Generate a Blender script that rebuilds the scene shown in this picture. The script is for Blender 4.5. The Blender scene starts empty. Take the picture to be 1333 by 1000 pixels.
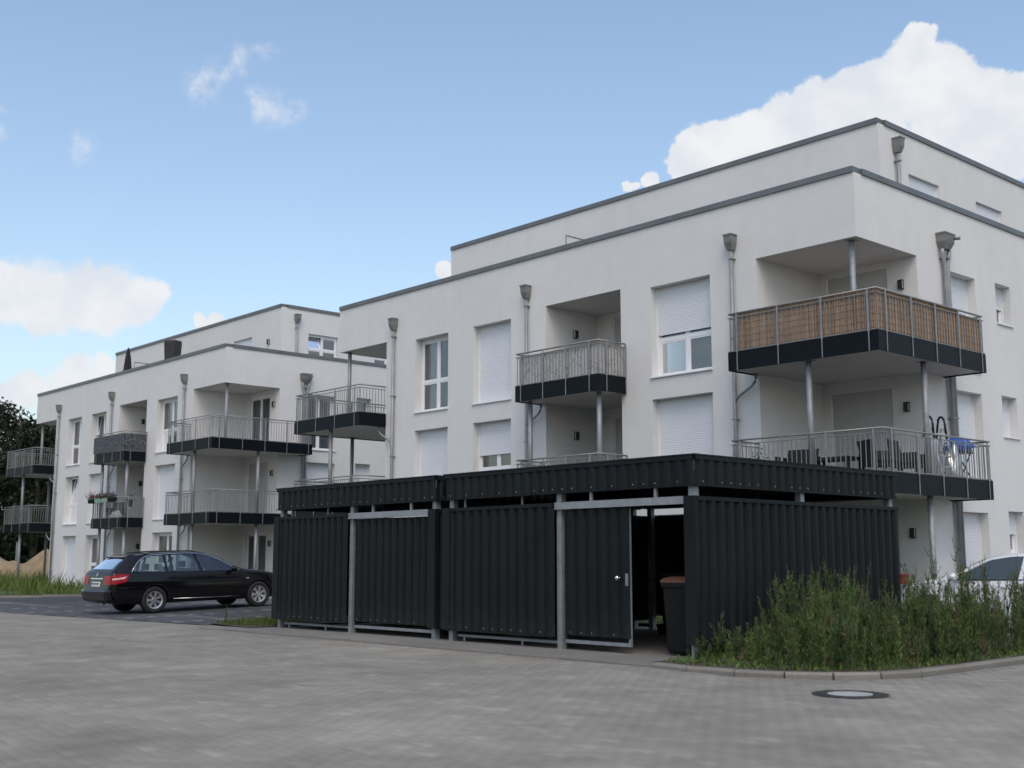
import bpy, bmesh, math, random
import numpy as np
from mathutils import Vector, Matrix
from mathutils.bvhtree import BVHTree

R = math.radians
scene = bpy.context.scene
COL = scene.collection
rng = random.Random(7)
nrng = np.random.default_rng(11)

# ------------------------------------------------------------------ camera
PITCH, HEAD = R(8.423), R(137.909)
fw = Vector((math.cos(HEAD), math.sin(HEAD), 0))
right = Vector((math.sin(HEAD), -math.cos(HEAD), 0))
F = fw * math.cos(PITCH) + Vector((0, 0, math.sin(PITCH)))
U = right.cross(F)
cam_d = bpy.data.cameras.new('camera')
cam = bpy.data.objects.new('camera', cam_d)
COL.objects.link(cam)
M = Matrix((right, U, -F)).transposed().to_4x4()
M.translation = Vector((0, 0, 1.25))
cam.matrix_world = M
cam_d.sensor_width = 36
cam_d.lens = 42.13
cam_d.clip_end = 5000
cam_d.dof.use_dof = True
cam_d.dof.focus_distance = 26
cam_d.dof.aperture_fstop = 1.8
scene.camera = cam

# ------------------------------------------------------------------ sky, sun, exposure
SUN_AZ, SUN_EL = R(-40), R(52)          # direction towards the sun (from +x, counter-clockwise)
scene.view_settings.view_transform = 'Standard'
scene.view_settings.look = 'None'
scene.view_settings.gamma = 1
scene.view_settings.use_curve_mapping = False
scene.view_settings.exposure = 0.4

CLOUD_BIG = [(118.5,21.5,1.97),(119.9,21.1,1.78),(117.3,21.2,1.89),(115.7,20.3,1.61),(114.2,20.2,1.27),(121.3,20.6,1.71),(123.0,20.4,1.67),(124.6,20.0,1.63),(126.3,19.5,1.55),(127.8,19.2,1.57),(128.9,19.3,1.33),(116.9,18.8,2.2),(115.0,18.2,1.84),(120.7,18.8,1.97),(118.3,22.9,0.95),(113.5,19.3,1.8),(123.9,18.8,2.03),(129.4,18.6,0.92),
  (131.1,17.8,0.5),(131.9,17.6,0.32),(141.2,13.9,0.58),(152.6,11.1,0.41),(152.1,11.2,0.31)]
CLOUD_SOFT = [(160.9,11.7,1.58),(159.6,11.9,1.48),(158.1,11.9,1.64),(156.6,11.9,1.53),(155.2,12.1,1.01),(157.2,11.3,1.32),(159.5,10.9,1.12),(155.6,11.4,0.94),(161.5,12.1,1.25),
  (160.0,7.6,0.96),(160.9,7.3,0.94),(158.9,7.9,0.71),(157.1,8.8,0.73),(161.2,6.2,1.25),(158.1,8.4,0.82)]
CLOUD_WISP = [(152.9,22.2,0.74),(153.1,21.6,0.67),(151.4,23.0,0.54),(150.5,23.3,0.48),(149.8,23.4,0.41),(152.2,22.5,0.47),(149.9,21.1,0.76),(148.6,20.9,0.63),(150.5,21.4,0.48),(158.3,18.5,0.58),(162.0,19.5,0.24),(161.9,18.5,0.31)]

def dirv(az, el):
    return (math.cos(R(el))*math.cos(R(az)), math.cos(R(el))*math.sin(R(az)), math.sin(R(el)))

def build_world():
    w = bpy.data.worlds.new('World')
    scene.world = w
    w.use_nodes = True
    nt = w.node_tree
    N, L = nt.nodes, nt.links
    N.clear()
    def n(t, **k):
        x = N.new(t)
        for a, b in k.items(): setattr(x, a, b)
        return x
    def math_(op, a, b=None, c=None, clamp=False):
        x = n('ShaderNodeMath', operation=op, use_clamp=clamp)
        for i, v in enumerate((a, b, c)):
            if v is None: continue
            if isinstance(v, (int, float)): x.inputs[i].default_value = v
            else: L.new(v, x.inputs[i])
        return x.outputs[0]
    def noise(vec, scale, detail, rough=.5):
        x = n('ShaderNodeTexNoise')
        x.inputs['Scale'].default_value = scale
        x.inputs['Detail'].default_value = detail
        x.inputs['Roughness'].default_value = rough
        L.new(vec, x.inputs['Vector'])
        return x
    def smooth(v, a, b):
        x = n('ShaderNodeMapRange', interpolation_type='SMOOTHSTEP')
        x.inputs[1].default_value, x.inputs[2].default_value = a, b
        L.new(v, x.inputs[0])
        return x.outputs[0]
    out = n('ShaderNodeOutputWorld')
    bg = n('ShaderNodeBackground')
    tc = n('ShaderNodeTexCoord')
    D = tc.outputs['Generated']
    sky = n('ShaderNodeTexSky', sky_type='NISHITA', sun_disc=False)
    sky.sun_elevation = SUN_EL
    sky.sun_rotation = math.pi/2 - SUN_AZ
    sky.air_density, sky.dust_density, sky.ozone_density = 1.22, 2.3, .8
    # two warps of the view direction: big billows and small cauliflower edges
    def warped(scale, amt, detail):
        nz = noise(D, scale, detail, .6)
        s = n('ShaderNodeVectorMath', operation='SUBTRACT'); L.new(nz.outputs['Color'], s.inputs[0]); s.inputs[1].default_value = (.5, .5, .5)
        m = n('ShaderNodeVectorMath', operation='SCALE'); L.new(s.outputs[0], m.inputs[0]); m.inputs['Scale'].default_value = amt
        a = n('ShaderNodeVectorMath', operation='ADD'); L.new(D, a.inputs[0]); L.new(m.outputs[0], a.inputs[1])
        return a.outputs[0]
    def blobs(vec, lst, k):
        acc = None
        for az, el, r in lst:
            d = n('ShaderNodeVectorMath', operation='DISTANCE'); L.new(vec, d.inputs[0]); d.inputs[1].default_value = dirv(az, el)
            f = math_('MULTIPLY_ADD', d.outputs['Value'], -1/R(r), 1.0)      # 1 in the middle, 0 at the rim
            acc = f if acc is None else math_('SMOOTH_MAX', acc, f, k)
        return acc
    big = blobs(warped(38, .028, 7), CLOUD_BIG, .18)
    soft = blobs(warped(36, .036, 7), CLOUD_SOFT, .25)
    wisp = blobs(warped(30, .036, 5), CLOUD_WISP, .3)
    m_big = smooth(big, .0, .17)
    m_soft = math_('MULTIPLY', smooth(soft, -.08, .34), .95)
    wn = smooth(noise(D, 60, 6, .6).outputs[0], .3, .68)
    m_wisp = math_('MULTIPLY', math_('MULTIPLY', smooth(wisp, -.5, .8), .62), wn)
    # the rest of the sky: the same kind of scattered fair-weather cloud, away from the ones above
    sep = n('ShaderNodeSeparateXYZ'); L.new(D, sep.inputs[0])
    zc = math_('MAXIMUM', sep.outputs[2], .02)
    pl = n('ShaderNodeVectorMath', operation='SCALE'); L.new(D, pl.inputs[0]); L.new(math_('DIVIDE', 1.0, math_('ADD', zc, .12)), pl.inputs['Scale'])
    gen = noise(pl.outputs[0], 1.3, 7, .55).outputs[0]
    dax = n('ShaderNodeVectorMath', operation='DISTANCE'); L.new(D, dax.inputs[0]); dax.inputs[1].default_value = dirv(138, 12)
    m_gen = math_('MULTIPLY', math_('MULTIPLY', smooth(gen, .54, .68), smooth(dax.outputs['Value'], .5, .75)), smooth(sep.outputs[2], .0, .06))
    mask = math_('MAXIMUM', math_('MAXIMUM', m_big, m_soft), math_('MAXIMUM', m_wisp, m_gen))
    # cloud brightness: thick middles a little greyer
    cn = noise(D, 26, 5, .5).outputs[0]
    ramp = n('ShaderNodeValToRGB')
    ramp.color_ramp.elements[0].position, ramp.color_ramp.elements[0].color = .34, (3.75, 3.95, 4.3, 1)
    ramp.color_ramp.elements[1].position, ramp.color_ramp.elements[1].color = .62, (4.4, 4.48, 4.6, 1)
    L.new(cn, ramp.inputs[0])
    mx = n('ShaderNodeMix', data_type='RGBA')
    L.new(mask, mx.inputs['Factor']); L.new(sky.outputs[0], mx.inputs['A']); L.new(ramp.outputs[0], mx.inputs['B'])
    L.new(mx.outputs['Result'], bg.inputs['Color'])
    bg.inputs['Strength'].default_value = .15
    L.new(bg.outputs[0], out.inputs[0])
    w.cycles.sampling_method = 'MANUAL'
    w.cycles.sample_map_resolution = 512
build_world()

sun_d = bpy.data.lights.new('sun', 'SUN')
sun = bpy.data.objects.new('sun', sun_d)
COL.objects.link(sun)
sun_d.energy = .5
sun_d.angle = R(30)
sun_d.color = (1, .91, .78)
sv = Vector((math.cos(SUN_EL)*math.cos(SUN_AZ), math.cos(SUN_EL)*math.sin(SUN_AZ), math.sin(SUN_EL)))
sun.rotation_euler = sv.to_track_quat('Z', 'Y').to_euler()
sun.location = sv * 60
scene.cycles.max_bounces = 8
scene.cycles.diffuse_bounces = 3
scene.cycles.transparent_max_bounces = 16
scene.cycles.use_denoising = True

# ------------------------------------------------------------------ materials
MAT = {}
def mat(name, col, rough=.6, metal=0., noise=None, bump=None, spec=.5, coat=0., rnd=None, trans=0., streak=None, dirt=None):
    """procedural material: noise=(scale, amount) mottles the colour, bump=(scale, strength), rnd = random tone per piece"""
    m = bpy.data.materials.new(name)
    m.use_nodes = True
    nt = m.node_tree
    N, L = nt.nodes, nt.links
    b = N['Principled BSDF']
    b.inputs['Base Color'].default_value = (*col, 1)
    b.inputs['Roughness'].default_value = rough
    b.inputs['Metallic'].default_value = metal
    b.inputs['Specular IOR Level'].default_value = spec
    b.inputs['Coat Weight'].default_value = coat
    b.inputs['Coat Roughness'].default_value = .04
    tc = N.new('ShaderNodeTexCoord')
    cur = None
    def mul(fac_socket, lo, hi, cur):
        mr = N.new('ShaderNodeMapRange')
        L.new(fac_socket, mr.inputs[0])
        mr.inputs[3].default_value, mr.inputs[4].default_value = lo, hi
        mx = N.new('ShaderNodeMix'); mx.data_type = 'RGBA'; mx.blend_type = 'MULTIPLY'; mx.inputs['Factor'].default_value = 1
        if cur is None: mx.inputs['A'].default_value = (*col, 1)
        else: L.new(cur, mx.inputs['A'])
        L.new(mr.outputs[0], mx.inputs['B'])
        return mx.outputs['Result']
    if noise:
        for sc, am in (noise if isinstance(noise[0], tuple) else (noise,)):
            t = N.new('ShaderNodeTexNoise'); t.inputs['Scale'].default_value = sc; t.inputs['Detail'].default_value = 6
            L.new(tc.outputs['Object'], t.inputs['Vector'])
            mr = N.new('ShaderNodeMapRange'); L.new(t.outputs[0], mr.inputs[0]); mr.inputs[1].default_value, mr.inputs[2].default_value = .3, .7
            cur = mul(mr.outputs[0], 1-am, 1+am, cur)
    if streak:                                   # faint upright run marks: (scale across, scale down, amount)
        mp = N.new('ShaderNodeMapping'); L.new(tc.outputs['Object'], mp.inputs[0]); mp.inputs['Scale'].default_value = (streak[0], streak[0], streak[1])
        t = N.new('ShaderNodeTexNoise'); t.inputs['Scale'].default_value = 1; t.inputs['Detail'].default_value = 5; L.new(mp.outputs[0], t.inputs['Vector'])
        mr = N.new('ShaderNodeMapRange'); L.new(t.outputs[0], mr.inputs[0]); mr.inputs[1].default_value, mr.inputs[2].default_value = .3, .7
        cur = mul(mr.outputs[0], 1-streak[2], 1+streak[2], cur)
    if dirt:                                     # dust splashed up from the ground: (height, colour)
        sx = N.new('ShaderNodeSeparateXYZ'); L.new(tc.outputs['Object'], sx.inputs[0])
        t = N.new('ShaderNodeTexNoise'); t.inputs['Scale'].default_value = 7; t.inputs['Detail'].default_value = 6; L.new(tc.outputs['Object'], t.inputs['Vector'])
        ad = N.new('ShaderNodeMath'); ad.operation = 'MULTIPLY_ADD'; L.new(t.outputs[0], ad.inputs[0]); ad.inputs[1].default_value = -.9; L.new(sx.outputs[2], ad.inputs[2])
        mr = N.new('ShaderNodeMapRange'); L.new(ad.outputs[0], mr.inputs[0]); mr.inputs[1].default_value, mr.inputs[2].default_value, mr.inputs[3].default_value, mr.inputs[4].default_value = -.4, dirt[0], .55, 0
        mx = N.new('ShaderNodeMix'); mx.data_type = 'RGBA'; L.new(mr.outputs[0], mx.inputs['Factor']); mx.inputs['B'].default_value = (*dirt[1], 1)
        if cur: L.new(cur, mx.inputs['A'])
        else: mx.inputs['A'].default_value = (*col, 1)
        cur = mx.outputs['Result']
    if rnd:
        if rnd[0] == 'island': s = N.new('ShaderNodeNewGeometry').outputs['Random Per Island']
        else: s = N.new('ShaderNodeObjectInfo').outputs['Random']
        if len(rnd) > 2:                         # only a few pieces stand out
            pw = N.new('ShaderNodeMath'); pw.operation = 'POWER'; L.new(s, pw.inputs[0]); pw.inputs[1].default_value = rnd[2]; s = pw.outputs[0]
        cur = mul(s, 1-rnd[1]*(.25 if len(rnd) > 2 else 1), 1+rnd[1], cur)
    if cur: L.new(cur, b.inputs['Base Color'])
    if bump:
        t = N.new('ShaderNodeTexNoise'); t.inputs['Scale'].default_value = bump[0]; t.inputs['Detail'].default_value = 4
        L.new(tc.outputs['Object'], t.inputs['Vector'])
        bp = N.new('ShaderNodeBump'); bp.inputs['Strength'].default_value = bump[1]; bp.inputs['Distance'].default_value = .01
        L.new(t.outputs[0], bp.inputs['Height']); L.new(bp.outputs[0], b.inputs['Normal'])
    if trans:
        tr = N.new('ShaderNodeBsdfTranslucent')
        L.new(cur, tr.inputs['Color']) if cur else None
        ms = N.new('ShaderNodeMixShader'); ms.inputs[0].default_value = trans
        L.new(b.outputs[0], ms.inputs[1]); L.new(tr.outputs[0], ms.inputs[2]); L.new(ms.outputs[0], N['Material Output'].inputs[0])
    MAT[name] = m
    return m

mat('stucco', (.66, .655, .648), .85, noise=((.35, .03), (2.2, .022)), bump=(90, .35), spec=.2, streak=(4, .2, .012))
mat('concrete_shaded', (.46, .45, .43), .8, noise=(1.5, .05))  # slab concrete, greyed so its colour carries part of the underside shade
mat('coping', (.17, .175, .18), .45, .5, noise=(2, .12))
mat('galv', (.26, .275, .29), .5, .3, noise=((9, .14), (1.2, .1)))
mat('steel', (.25, .25, .245), .45, .35, noise=(3, .1))
mat('zinc', (.29, .30, .31), .5, .35, noise=(3, .15))
mat('hopper', (.20, .20, .195), .5, .3, noise=(6, .15))
mat('fascia', (.0042, .0065, .010), .45, noise=(1, .15), spec=.14)
mat('cladding', (.0085, .0115, .0132), .5, noise=((.8, .18), (14, .08)), bump=(2.5, .12), spec=.17, streak=(9, .5, .12), dirt=(.14, (.026, .026, .024)))
mat('pvc', (.76, .77, .79), .35, spec=.4)
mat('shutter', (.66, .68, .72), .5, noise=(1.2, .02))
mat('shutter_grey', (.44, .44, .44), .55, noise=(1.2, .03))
mat('curtain', (.42, .42, .43), .9, noise=(4, .1))
mat('curtain_dark', (.10, .105, .11), .9, noise=(4, .2))
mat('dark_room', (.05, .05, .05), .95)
mat('black', (.01, .01, .011), .45)
mat('lamp_black', (.012, .012, .014), .4)
mat('lamp_pale', (.42, .41, .40), .5)
mat('roofing', (.20, .20, .19), .9, noise=(1, .2))
mat('asph_joint', (.225, .213, .19), .95, noise=((.5, .2), (20, .2)))
mat('paver', (.258, .241, .203), .9, noise=((.3, .16), (1.1, .14), (3, .10)), rnd=('island', .16, 9), spec=.25)
mat('paver_single', (.258, .241, .203), .9, noise=((5, .07), (45, .06)), rnd=('object', .16, 9), spec=.25)
mat('paver_dark', (.095, .095, .103), .85, noise=((.5, .14), (40, .1)), rnd=('island', .28), spec=.3)
mat('paver_line', (.27, .27, .26), .85, noise=(8, .12))
mat('kerb', (.20, .185, .16), .85, noise=((1.2, .12), (30, .1)), bump=(90, .3), rnd=('object', .1))
mat('slab', (.19, .18, .165), .9, noise=((.7, .18), (18, .12)), bump=(60, .3))
mat('earth', (.075, .06, .04), .95, noise=((.8, .3), (9, .3)), bump=(12, .6))
mat('lawn', (.06, .085, .022), .95, noise=((.15, .2), (1.2, .25), (14, .3)))
mat('grass', (.095, .135, .026), .8, rnd=('island', .45), noise=(.25, .2), trans=.25)
mat('weed', (.034, .078, .013), .75, rnd=('island', .42), noise=(.8, .3), trans=.2)
mat('weed_light', (.10, .17, .030), .75, rnd=('island', .4), noise=(.8, .25), trans=.25)
mat('weed_dry', (.13, .105, .05), .85, rnd=('island', .4), trans=.2)
mat('weed_tip', (.13, .155, .06), .8, rnd=('island', .35), trans=.25)
mat('weed_stem', (.10, .10, .05), .8, noise=(4, .2))
mat('tree_leaf', (.017, .028, .009), .75, rnd=('island', .5), noise=(.12, .35), trans=.2)
mat('bark', (.05, .042, .033), .9, noise=(3, .3), bump=(9, .6))
mat('sand', (.33, .245, .145), .95, noise=((.25, .18), (2.5, .15), (14, .12)), bump=(5, .5))
mat('iron', (.055, .048, .046), .6, .4, noise=(9, .25), bump=(40, .5))
mat('manhole_concrete', (.37, .37, .35), .85, noise=((3, .1), (40, .1)), bump=(80, .3))
mat('plastic_dark', (.008, .008, .008), .6, spec=.2, noise=(3, .15))
mat('lid_brown', (.11, .05, .03), .5, noise=(5, .15))
mat('lid_blue', (.02, .05, .16), .5)
mat('car_black', (.005, .005, .006), .12, coat=.0, spec=.38)
mat('car_white', (.74, .75, .77), .25, coat=1.)
mat('tyre', (.012, .012, .012), .8, bump=(60, .3))
mat('rim', (.62, .62, .63), .28, .85)
mat('chrome', (.8, .8, .82), .1, 1.)
mat('trim_black', (.008, .008, .008), .4)
mat('red_lens', (.26, .006, .012), .2, spec=.25)
mat('red_lens_light', (.66, .42, .42), .25)
mat('plate', (.68, .68, .66), .4)
mat('plate_ink', (.05, .05, .05), .5)
mat('plate_blue', (.01, .03, .30), .4)
mat('seat', (.30, .31, .31), .8)
mat('reed', (.31, .212, .138), .85, rnd=('island', .45), noise=((3, .15), (60, .2)))
mat('wire', (.10, .075, .05), .7)
mat('wicker', (.010, .010, .010), .7, bump=(80, .6))
mat('blue_tarp', (.015, .09, .42), .5, noise=(6, .2), bump=(8, .5))
mat('alu', (.55, .56, .57), .35, .8, noise=(5, .1))
mat('terracotta', (.20, .03, .022), .7, noise=(6, .2))
mat('planter_green', (.30, .42, .37), .6)
mat('flower_red', (.16, .03, .06), .7, rnd=('island', .5))
mat('flower_violet', (.10, .05, .16), .7, rnd=('island', .5))
mat('leaf_green', (.05, .085, .03), .7, rnd=('island', .4))
mat('parasol', (.010, .010, .013), .8, noise=(8, .3))
mat('cover', (.035, .032, .032), .75, noise=(4, .2))
mat('white_stuff', (.6, .6, .58), .7)
mat('gatepost', (.20, .21, .20), .6)

def glass_mat(name, tint, refl):
    m = bpy.data.materials.new(name); m.use_nodes = True
    nt = m.node_tree; N, L = nt.nodes, nt.links
    N.remove(N['Principled BSDF'])
    tr = N.new('ShaderNodeBsdfTransparent'); tr.inputs[0].default_value = (*tint, 1)
    gl = N.new('ShaderNodeBsdfGlossy'); gl.inputs['Roughness'].default_value = .01; gl.inputs['Color'].default_value = (.95, .97, 1, 1)
    fr = N.new('ShaderNodeFresnel'); fr.inputs['IOR'].default_value = 1.5
    ad = N.new('ShaderNodeMath'); ad.operation = 'ADD'; ad.use_clamp = True; L.new(fr.outputs[0], ad.inputs[0]); ad.inputs[1].default_value = refl
    ms = N.new('ShaderNodeMixShader')
    L.new(ad.outputs[0], ms.inputs[0]); L.new(tr.outputs[0], ms.inputs[1]); L.new(gl.outputs[0], ms.inputs[2])
    L.new(ms.outputs[0], N['Material Output'].inputs[0])
    MAT[name] = m
glass_mat('glass', (.75, .80, .82), .14)
glass_mat('car_glass', (.62, .72, .69), .07)

def film_mat():
    """pale privacy film printed with bare twigs"""
    m = bpy.data.materials.new('film'); m.use_nodes = True
    nt = m.node_tree; N, L = nt.nodes, nt.links
    b = N['Principled BSDF']; b.inputs['Roughness'].default_value = .5
    tc = N.new('ShaderNodeTexCoord')
    mp = N.new('ShaderNodeMapping'); L.new(tc.outputs['Object'], mp.inputs[0]); mp.inputs['Scale'].default_value = (1.6, 1.6, .9)
    nz = N.new('ShaderNodeTexNoise'); nz.inputs['Scale'].default_value = 3; L.new(mp.outputs[0], nz.inputs['Vector'])
    ad = N.new('ShaderNodeVectorMath'); ad.operation = 'ADD'; L.new(mp.outputs[0], ad.inputs[0]); L.new(nz.outputs['Color'], ad.inputs[1])
    vo = N.new('ShaderNodeTexVoronoi'); vo.feature = 'DISTANCE_TO_EDGE'; vo.inputs['Scale'].default_value = 1.7; L.new(ad.outputs[0], vo.inputs['Vector'])
    cr = N.new('ShaderNodeValToRGB')
    cr.color_ramp.elements[0].position, cr.color_ramp.elements[0].color = .012, (.22, .21, .20, 1)
    cr.color_ramp.elements[1].position, cr.color_ramp.elements[1].color = .035, (.46, .455, .45, 1)
    L.new(vo.outputs['Distance'], cr.inputs[0]); L.new(cr.outputs[0], b.inputs['Base Color'])
    MAT['film'] = m
film_mat()
def dark_print_mat():
    """dark privacy sheet printed with grey upright blocks"""
    m = bpy.data.materials.new('dark_print'); m.use_nodes = True
    nt = m.node_tree; N, L = nt.nodes, nt.links
    b = N['Principled BSDF']; b.inputs['Roughness'].default_value = .6
    tc = N.new('ShaderNodeTexCoord')
    mp = N.new('ShaderNodeMapping'); L.new(tc.outputs['Object'], mp.inputs[0]); mp.inputs['Scale'].default_value = (14, 14, 4)
    vo = N.new('ShaderNodeTexVoronoi'); vo.feature = 'DISTANCE_TO_EDGE'; vo.distance if False else None
    L.new(mp.outputs[0], vo.inputs['Vector']); vo.inputs['Scale'].default_value = 1
    cr = N.new('ShaderNodeValToRGB')
    cr.color_ramp.elements[0].position, cr.color_ramp.elements[0].color = .06, (.11, .115, .13, 1)
    cr.color_ramp.elements[1].position, cr.color_ramp.elements[1].color = .14, (.022, .024, .03, 1)
    L.new(vo.outputs['Distance'], cr.inputs[0]); L.new(cr.outputs[0], b.inputs['Base Color'])
    MAT['dark_print'] = m
dark_print_mat()

# ------------------------------------------------------------------ mesh helpers
def tag(o, label=None, cat=None, group=None, kind=None):
    if label: o['label'] = label
    if cat: o['category'] = cat
    if group: o['group'] = group
    if kind: o['kind'] = kind
    return o
def link(o, parent=None):
    COL.objects.link(o)
    if parent: o.parent = parent
    return o
def empty(name, loc=(0, 0, 0), rz=0, parent=None):
    o = bpy.data.objects.new(name, None)
    o.empty_display_size = .3
    o.location = loc; o.rotation_euler = (0, 0, rz)
    return link(o, parent)
IDENT = lambda a, b, z: (a, b, z)
class MB:
    def __init__(s): s.v, s.f, s.m = [], [], []
    def quad(s, *p, mi=0):
        i = len(s.v); s.v += [tuple(q) for q in p]; s.f.append(tuple(range(i, i+len(p)))); s.m.append(mi); return s
    def box(s, a0, a1, b0, b1, z0, z1, pm=IDENT, mi=0):
        i = len(s.v)
        s.v += [tuple(pm(a, b, z)) for z in (z0, z1) for b in (b0, b1) for a in (a0, a1)]
        s.f += [tuple(i+k for k in q) for q in ((0,2,3,1),(4,5,7,6),(0,1,5,4),(2,6,7,3),(0,4,6,2),(1,3,7,5))]
        s.m += [mi]*6
        return s
    def tube(s, pts, r, n=8, caps=True, mi=0):
        pts = [Vector(p) for p in pts]
        rs = r if isinstance(r, (list, tuple)) else [r]*len(pts)
        i0 = len(s.v)
        for k, p in enumerate(pts):
            d = (pts[min(k+1, len(pts)-1)] - pts[max(k-1, 0)]).normalized()
            x = d.orthogonal().normalized() if abs(d.z) < .95 else Vector((1, 0, 0)).cross(d).normalized()
            if abs(d.z) < .95: x = Vector((0, 0, 1)).cross(d).normalized()
            y = d.cross(x)
            for j in range(n):
                t = 2*math.pi*(j+.5)/n
                s.v.append(tuple(p + (x*math.cos(t) + y*math.sin(t))*rs[k]))
        for k in range(len(pts)-1):
            for j in range(n):
                a, b = i0+k*n+j, i0+k*n+(j+1) % n
                s.f.append((a, b, b+n, a+n)); s.m.append(mi)
        if caps:
            s.f.append(tuple(i0+j for j in range(n))[::-1]); s.m.append(mi)
            e = i0+(len(pts)-1)*n
            s.f.append(tuple(e+j for j in range(n))); s.m.append(mi)
        return s
    def loft(s, rings, closed=True, caps=True, mi=0):
        i0 = len(s.v); n = len(rings[0])
        for r in rings: s.v += [tuple(p) for p in r]
        for k in range(len(rings)-1):
            for j in range(n if closed else n-1):
                a, b = i0+k*n+j, i0+k*n+(j+1) % n
                s.f.append((a, b, b+n, a+n)); s.m.append(mi)
        if caps:
            s.f.append(tuple(i0+j for j in range(n))[::-1]); s.m.append(mi)
            e = i0+(len(rings)-1)*n
            s.f.append(tuple(e+j for j in range(n))); s.m.append(mi)
        return s
    def mesh(s, name, mats, recalc=True, smooth=False):
        me = bpy.data.meshes.new(name)
        me.from_pydata(s.v, [], s.f)
        for m in (mats if isinstance(mats, (list, tuple)) else [mats]): me.materials.append(MAT[m])
        if len(set(s.m)) > 1: me.polygons.foreach_set('material_index', s.m)
        if recalc:
            bm = bmesh.new(); bm.from_mesh(me); bmesh.ops.recalc_face_normals(bm, faces=bm.faces); bm.to_mesh(me); bm.free()
        if smooth: me.polygons.foreach_set('use_smooth', [True]*len(me.polygons))
        me.update()
        return me
    def build(s, name, mats, parent=None, loc=None, recalc=True, smooth=False):
        o = bpy.data.objects.new(name, s.mesh(name, mats, recalc, smooth))
        if loc: o.location = loc
        return link(o, parent)
def put(name, me, parent=None, loc=(0, 0, 0), rz=0, scale=None):
    o = bpy.data.objects.new(name, me)
    o.location = loc; o.rotation_euler = (0, 0, rz)
    if scale: o.scale = scale
    return link(o, parent)
def np_mesh(name, verts, faces, mats, mi=None):
    """fast mesh from numpy arrays; all faces have the same number of corners"""
    me = bpy.data.meshes.new(name)
    nf, k = faces.shape
    me.vertices.add(len(verts)); me.vertices.foreach_set('co', np.ascontiguousarray(verts, dtype=np.float32).ravel())
    me.loops.add(nf*k); me.loops.foreach_set('vertex_index', np.ascontiguousarray(faces, dtype=np.int32).ravel())
    me.polygons.add(nf)
    me.polygons.foreach_set('loop_start', np.arange(0, nf*k, k, dtype=np.int32))
    for m in (mats if isinstance(mats, (list, tuple)) else [mats]): me.materials.append(MAT[m])
    if mi is not None: me.polygons.foreach_set('material_index', np.asarray(mi, dtype=np.int32))
    me.update(calc_edges=True); me.validate()
    return me

# ------------------------------------------------------------------ ground
ROAD_Z = -.04
def park_z(y):
    return float(np.interp(y, (11.0, 13.4, 16.3, 18.5, 30), (ROAD_Z, .0, .095, .10, .10)))
g = MB().quad((-900, -900, -.12), (900, -900, -.12), (900, 900, -.12), (-900, 900, -.12)).build('ground', 'lawn')
tag(g, kind='structure')
def edge_y(x):                       # border between the light road and the dark parking bays
    return float(np.interp(x, (-60, -32, -21.9), (8.8, 11.15, 12.15)))
road_poly = [(40, -40), (40, 60), (-6.9, 60), (-7.25, 15.8), (-7.15, 12.6), (-7.6, 11.7), (-8.7, 11.2), (-9.8, 11.4), (-21.76, 11.4), (-21.76, 12.6), (-23.6, 12.6), (-32, 11.25), (-60, 8.8), (-60, -40)]
road = MB().quad(*[(x, y, ROAD_Z-.003) for x, y in road_poly]).build('road', 'asph_joint')
tag(road, 'light grey concrete block road across the foreground', kind='structure')

# light paving stones: running bond laid at a slight angle, 20 x 10 cm
PAV = R(-8)
def field(inside, z, bounds, size=(.2, .1), gap=.004, ang=0., h=.012, jit=.0012):
    x0, x1, y0, y1 = bounds
    ca, sa = math.cos(ang), math.sin(ang)
    cs = [(x*ca + y*sa, -x*sa + y*ca) for x in (x0, x1) for y in (y0, y1)]
    ua, ub = min(c[0] for c in cs), max(c[0] for c in cs); va, vb = min(c[1] for c in cs), max(c[1] for c in cs)
    us = np.arange(ua, ub, size[0]); vs = np.arange(va, vb, size[1])
    gu, gv = np.meshgrid(us, vs)
    gu = gu + (np.arange(len(vs)) % 2)[:, None]*size[0]/2
    x = gu*ca - gv*sa; y = gu*sa + gv*ca
    x, y = x.ravel(), y.ravel()
    k = inside(x, y)
    return x[k], y[k]
def paver_arrays(x, y, zfun, size, ang, gap=.0, h=.0004, jit=.0001):
    n = len(x)
    hx, hy, b = size[0]/2-gap/2, size[1]/2-gap/2, .0008
    top = np.array([(-hx+b, -hy+b, 0), (hx-b, -hy+b, 0), (hx-b, hy-b, 0), (-hx+b, hy-b, 0), (-hx, -hy, -h), (hx, -hy, -h), (hx, hy, -h), (-hx, hy, -h)])
    ca, sa = math.cos(ang), math.sin(ang)
    rot = np.array([[ca, sa, 0], [-sa, ca, 0], [0, 0, 1]])
    p = top @ rot
    V = np.repeat(p[None], n, 0)
    tilt = nrng.normal(0, .0012, (n, 2))
    V[:, :, 2] += p[None, :, 0]*tilt[:, :1] + p[None, :, 1]*tilt[:, 1:] + nrng.normal(0, jit, (n, 1))
    V += np.stack([x, y, zfun(x, y)], 1)[:, None]
    q = np.array([(0, 1, 2, 3), (0, 4, 5, 1), (1, 5, 6, 2), (2, 6, 7, 3), (3, 7, 4, 0)])
    Fc = (q[None] + (np.arange(n)*8)[:, None, None]).reshape(-1, 4)
    return V.reshape(-1, 3), Fc
def pts_in_poly(x, y, poly):
    c = np.zeros(len(x), bool); j = len(poly)-1
    for i in range(len(poly)):
        (xi, yi), (xj, yj) = poly[i], poly[j]
        c ^= ((yi > y) != (yj > y)) & (x < (xj-xi)*(y-yi)/(yj-yi+1e-12)+xi)
        j = i
    return c
FW, RT = (fw.x, fw.y), (right.x, right.y)
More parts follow.
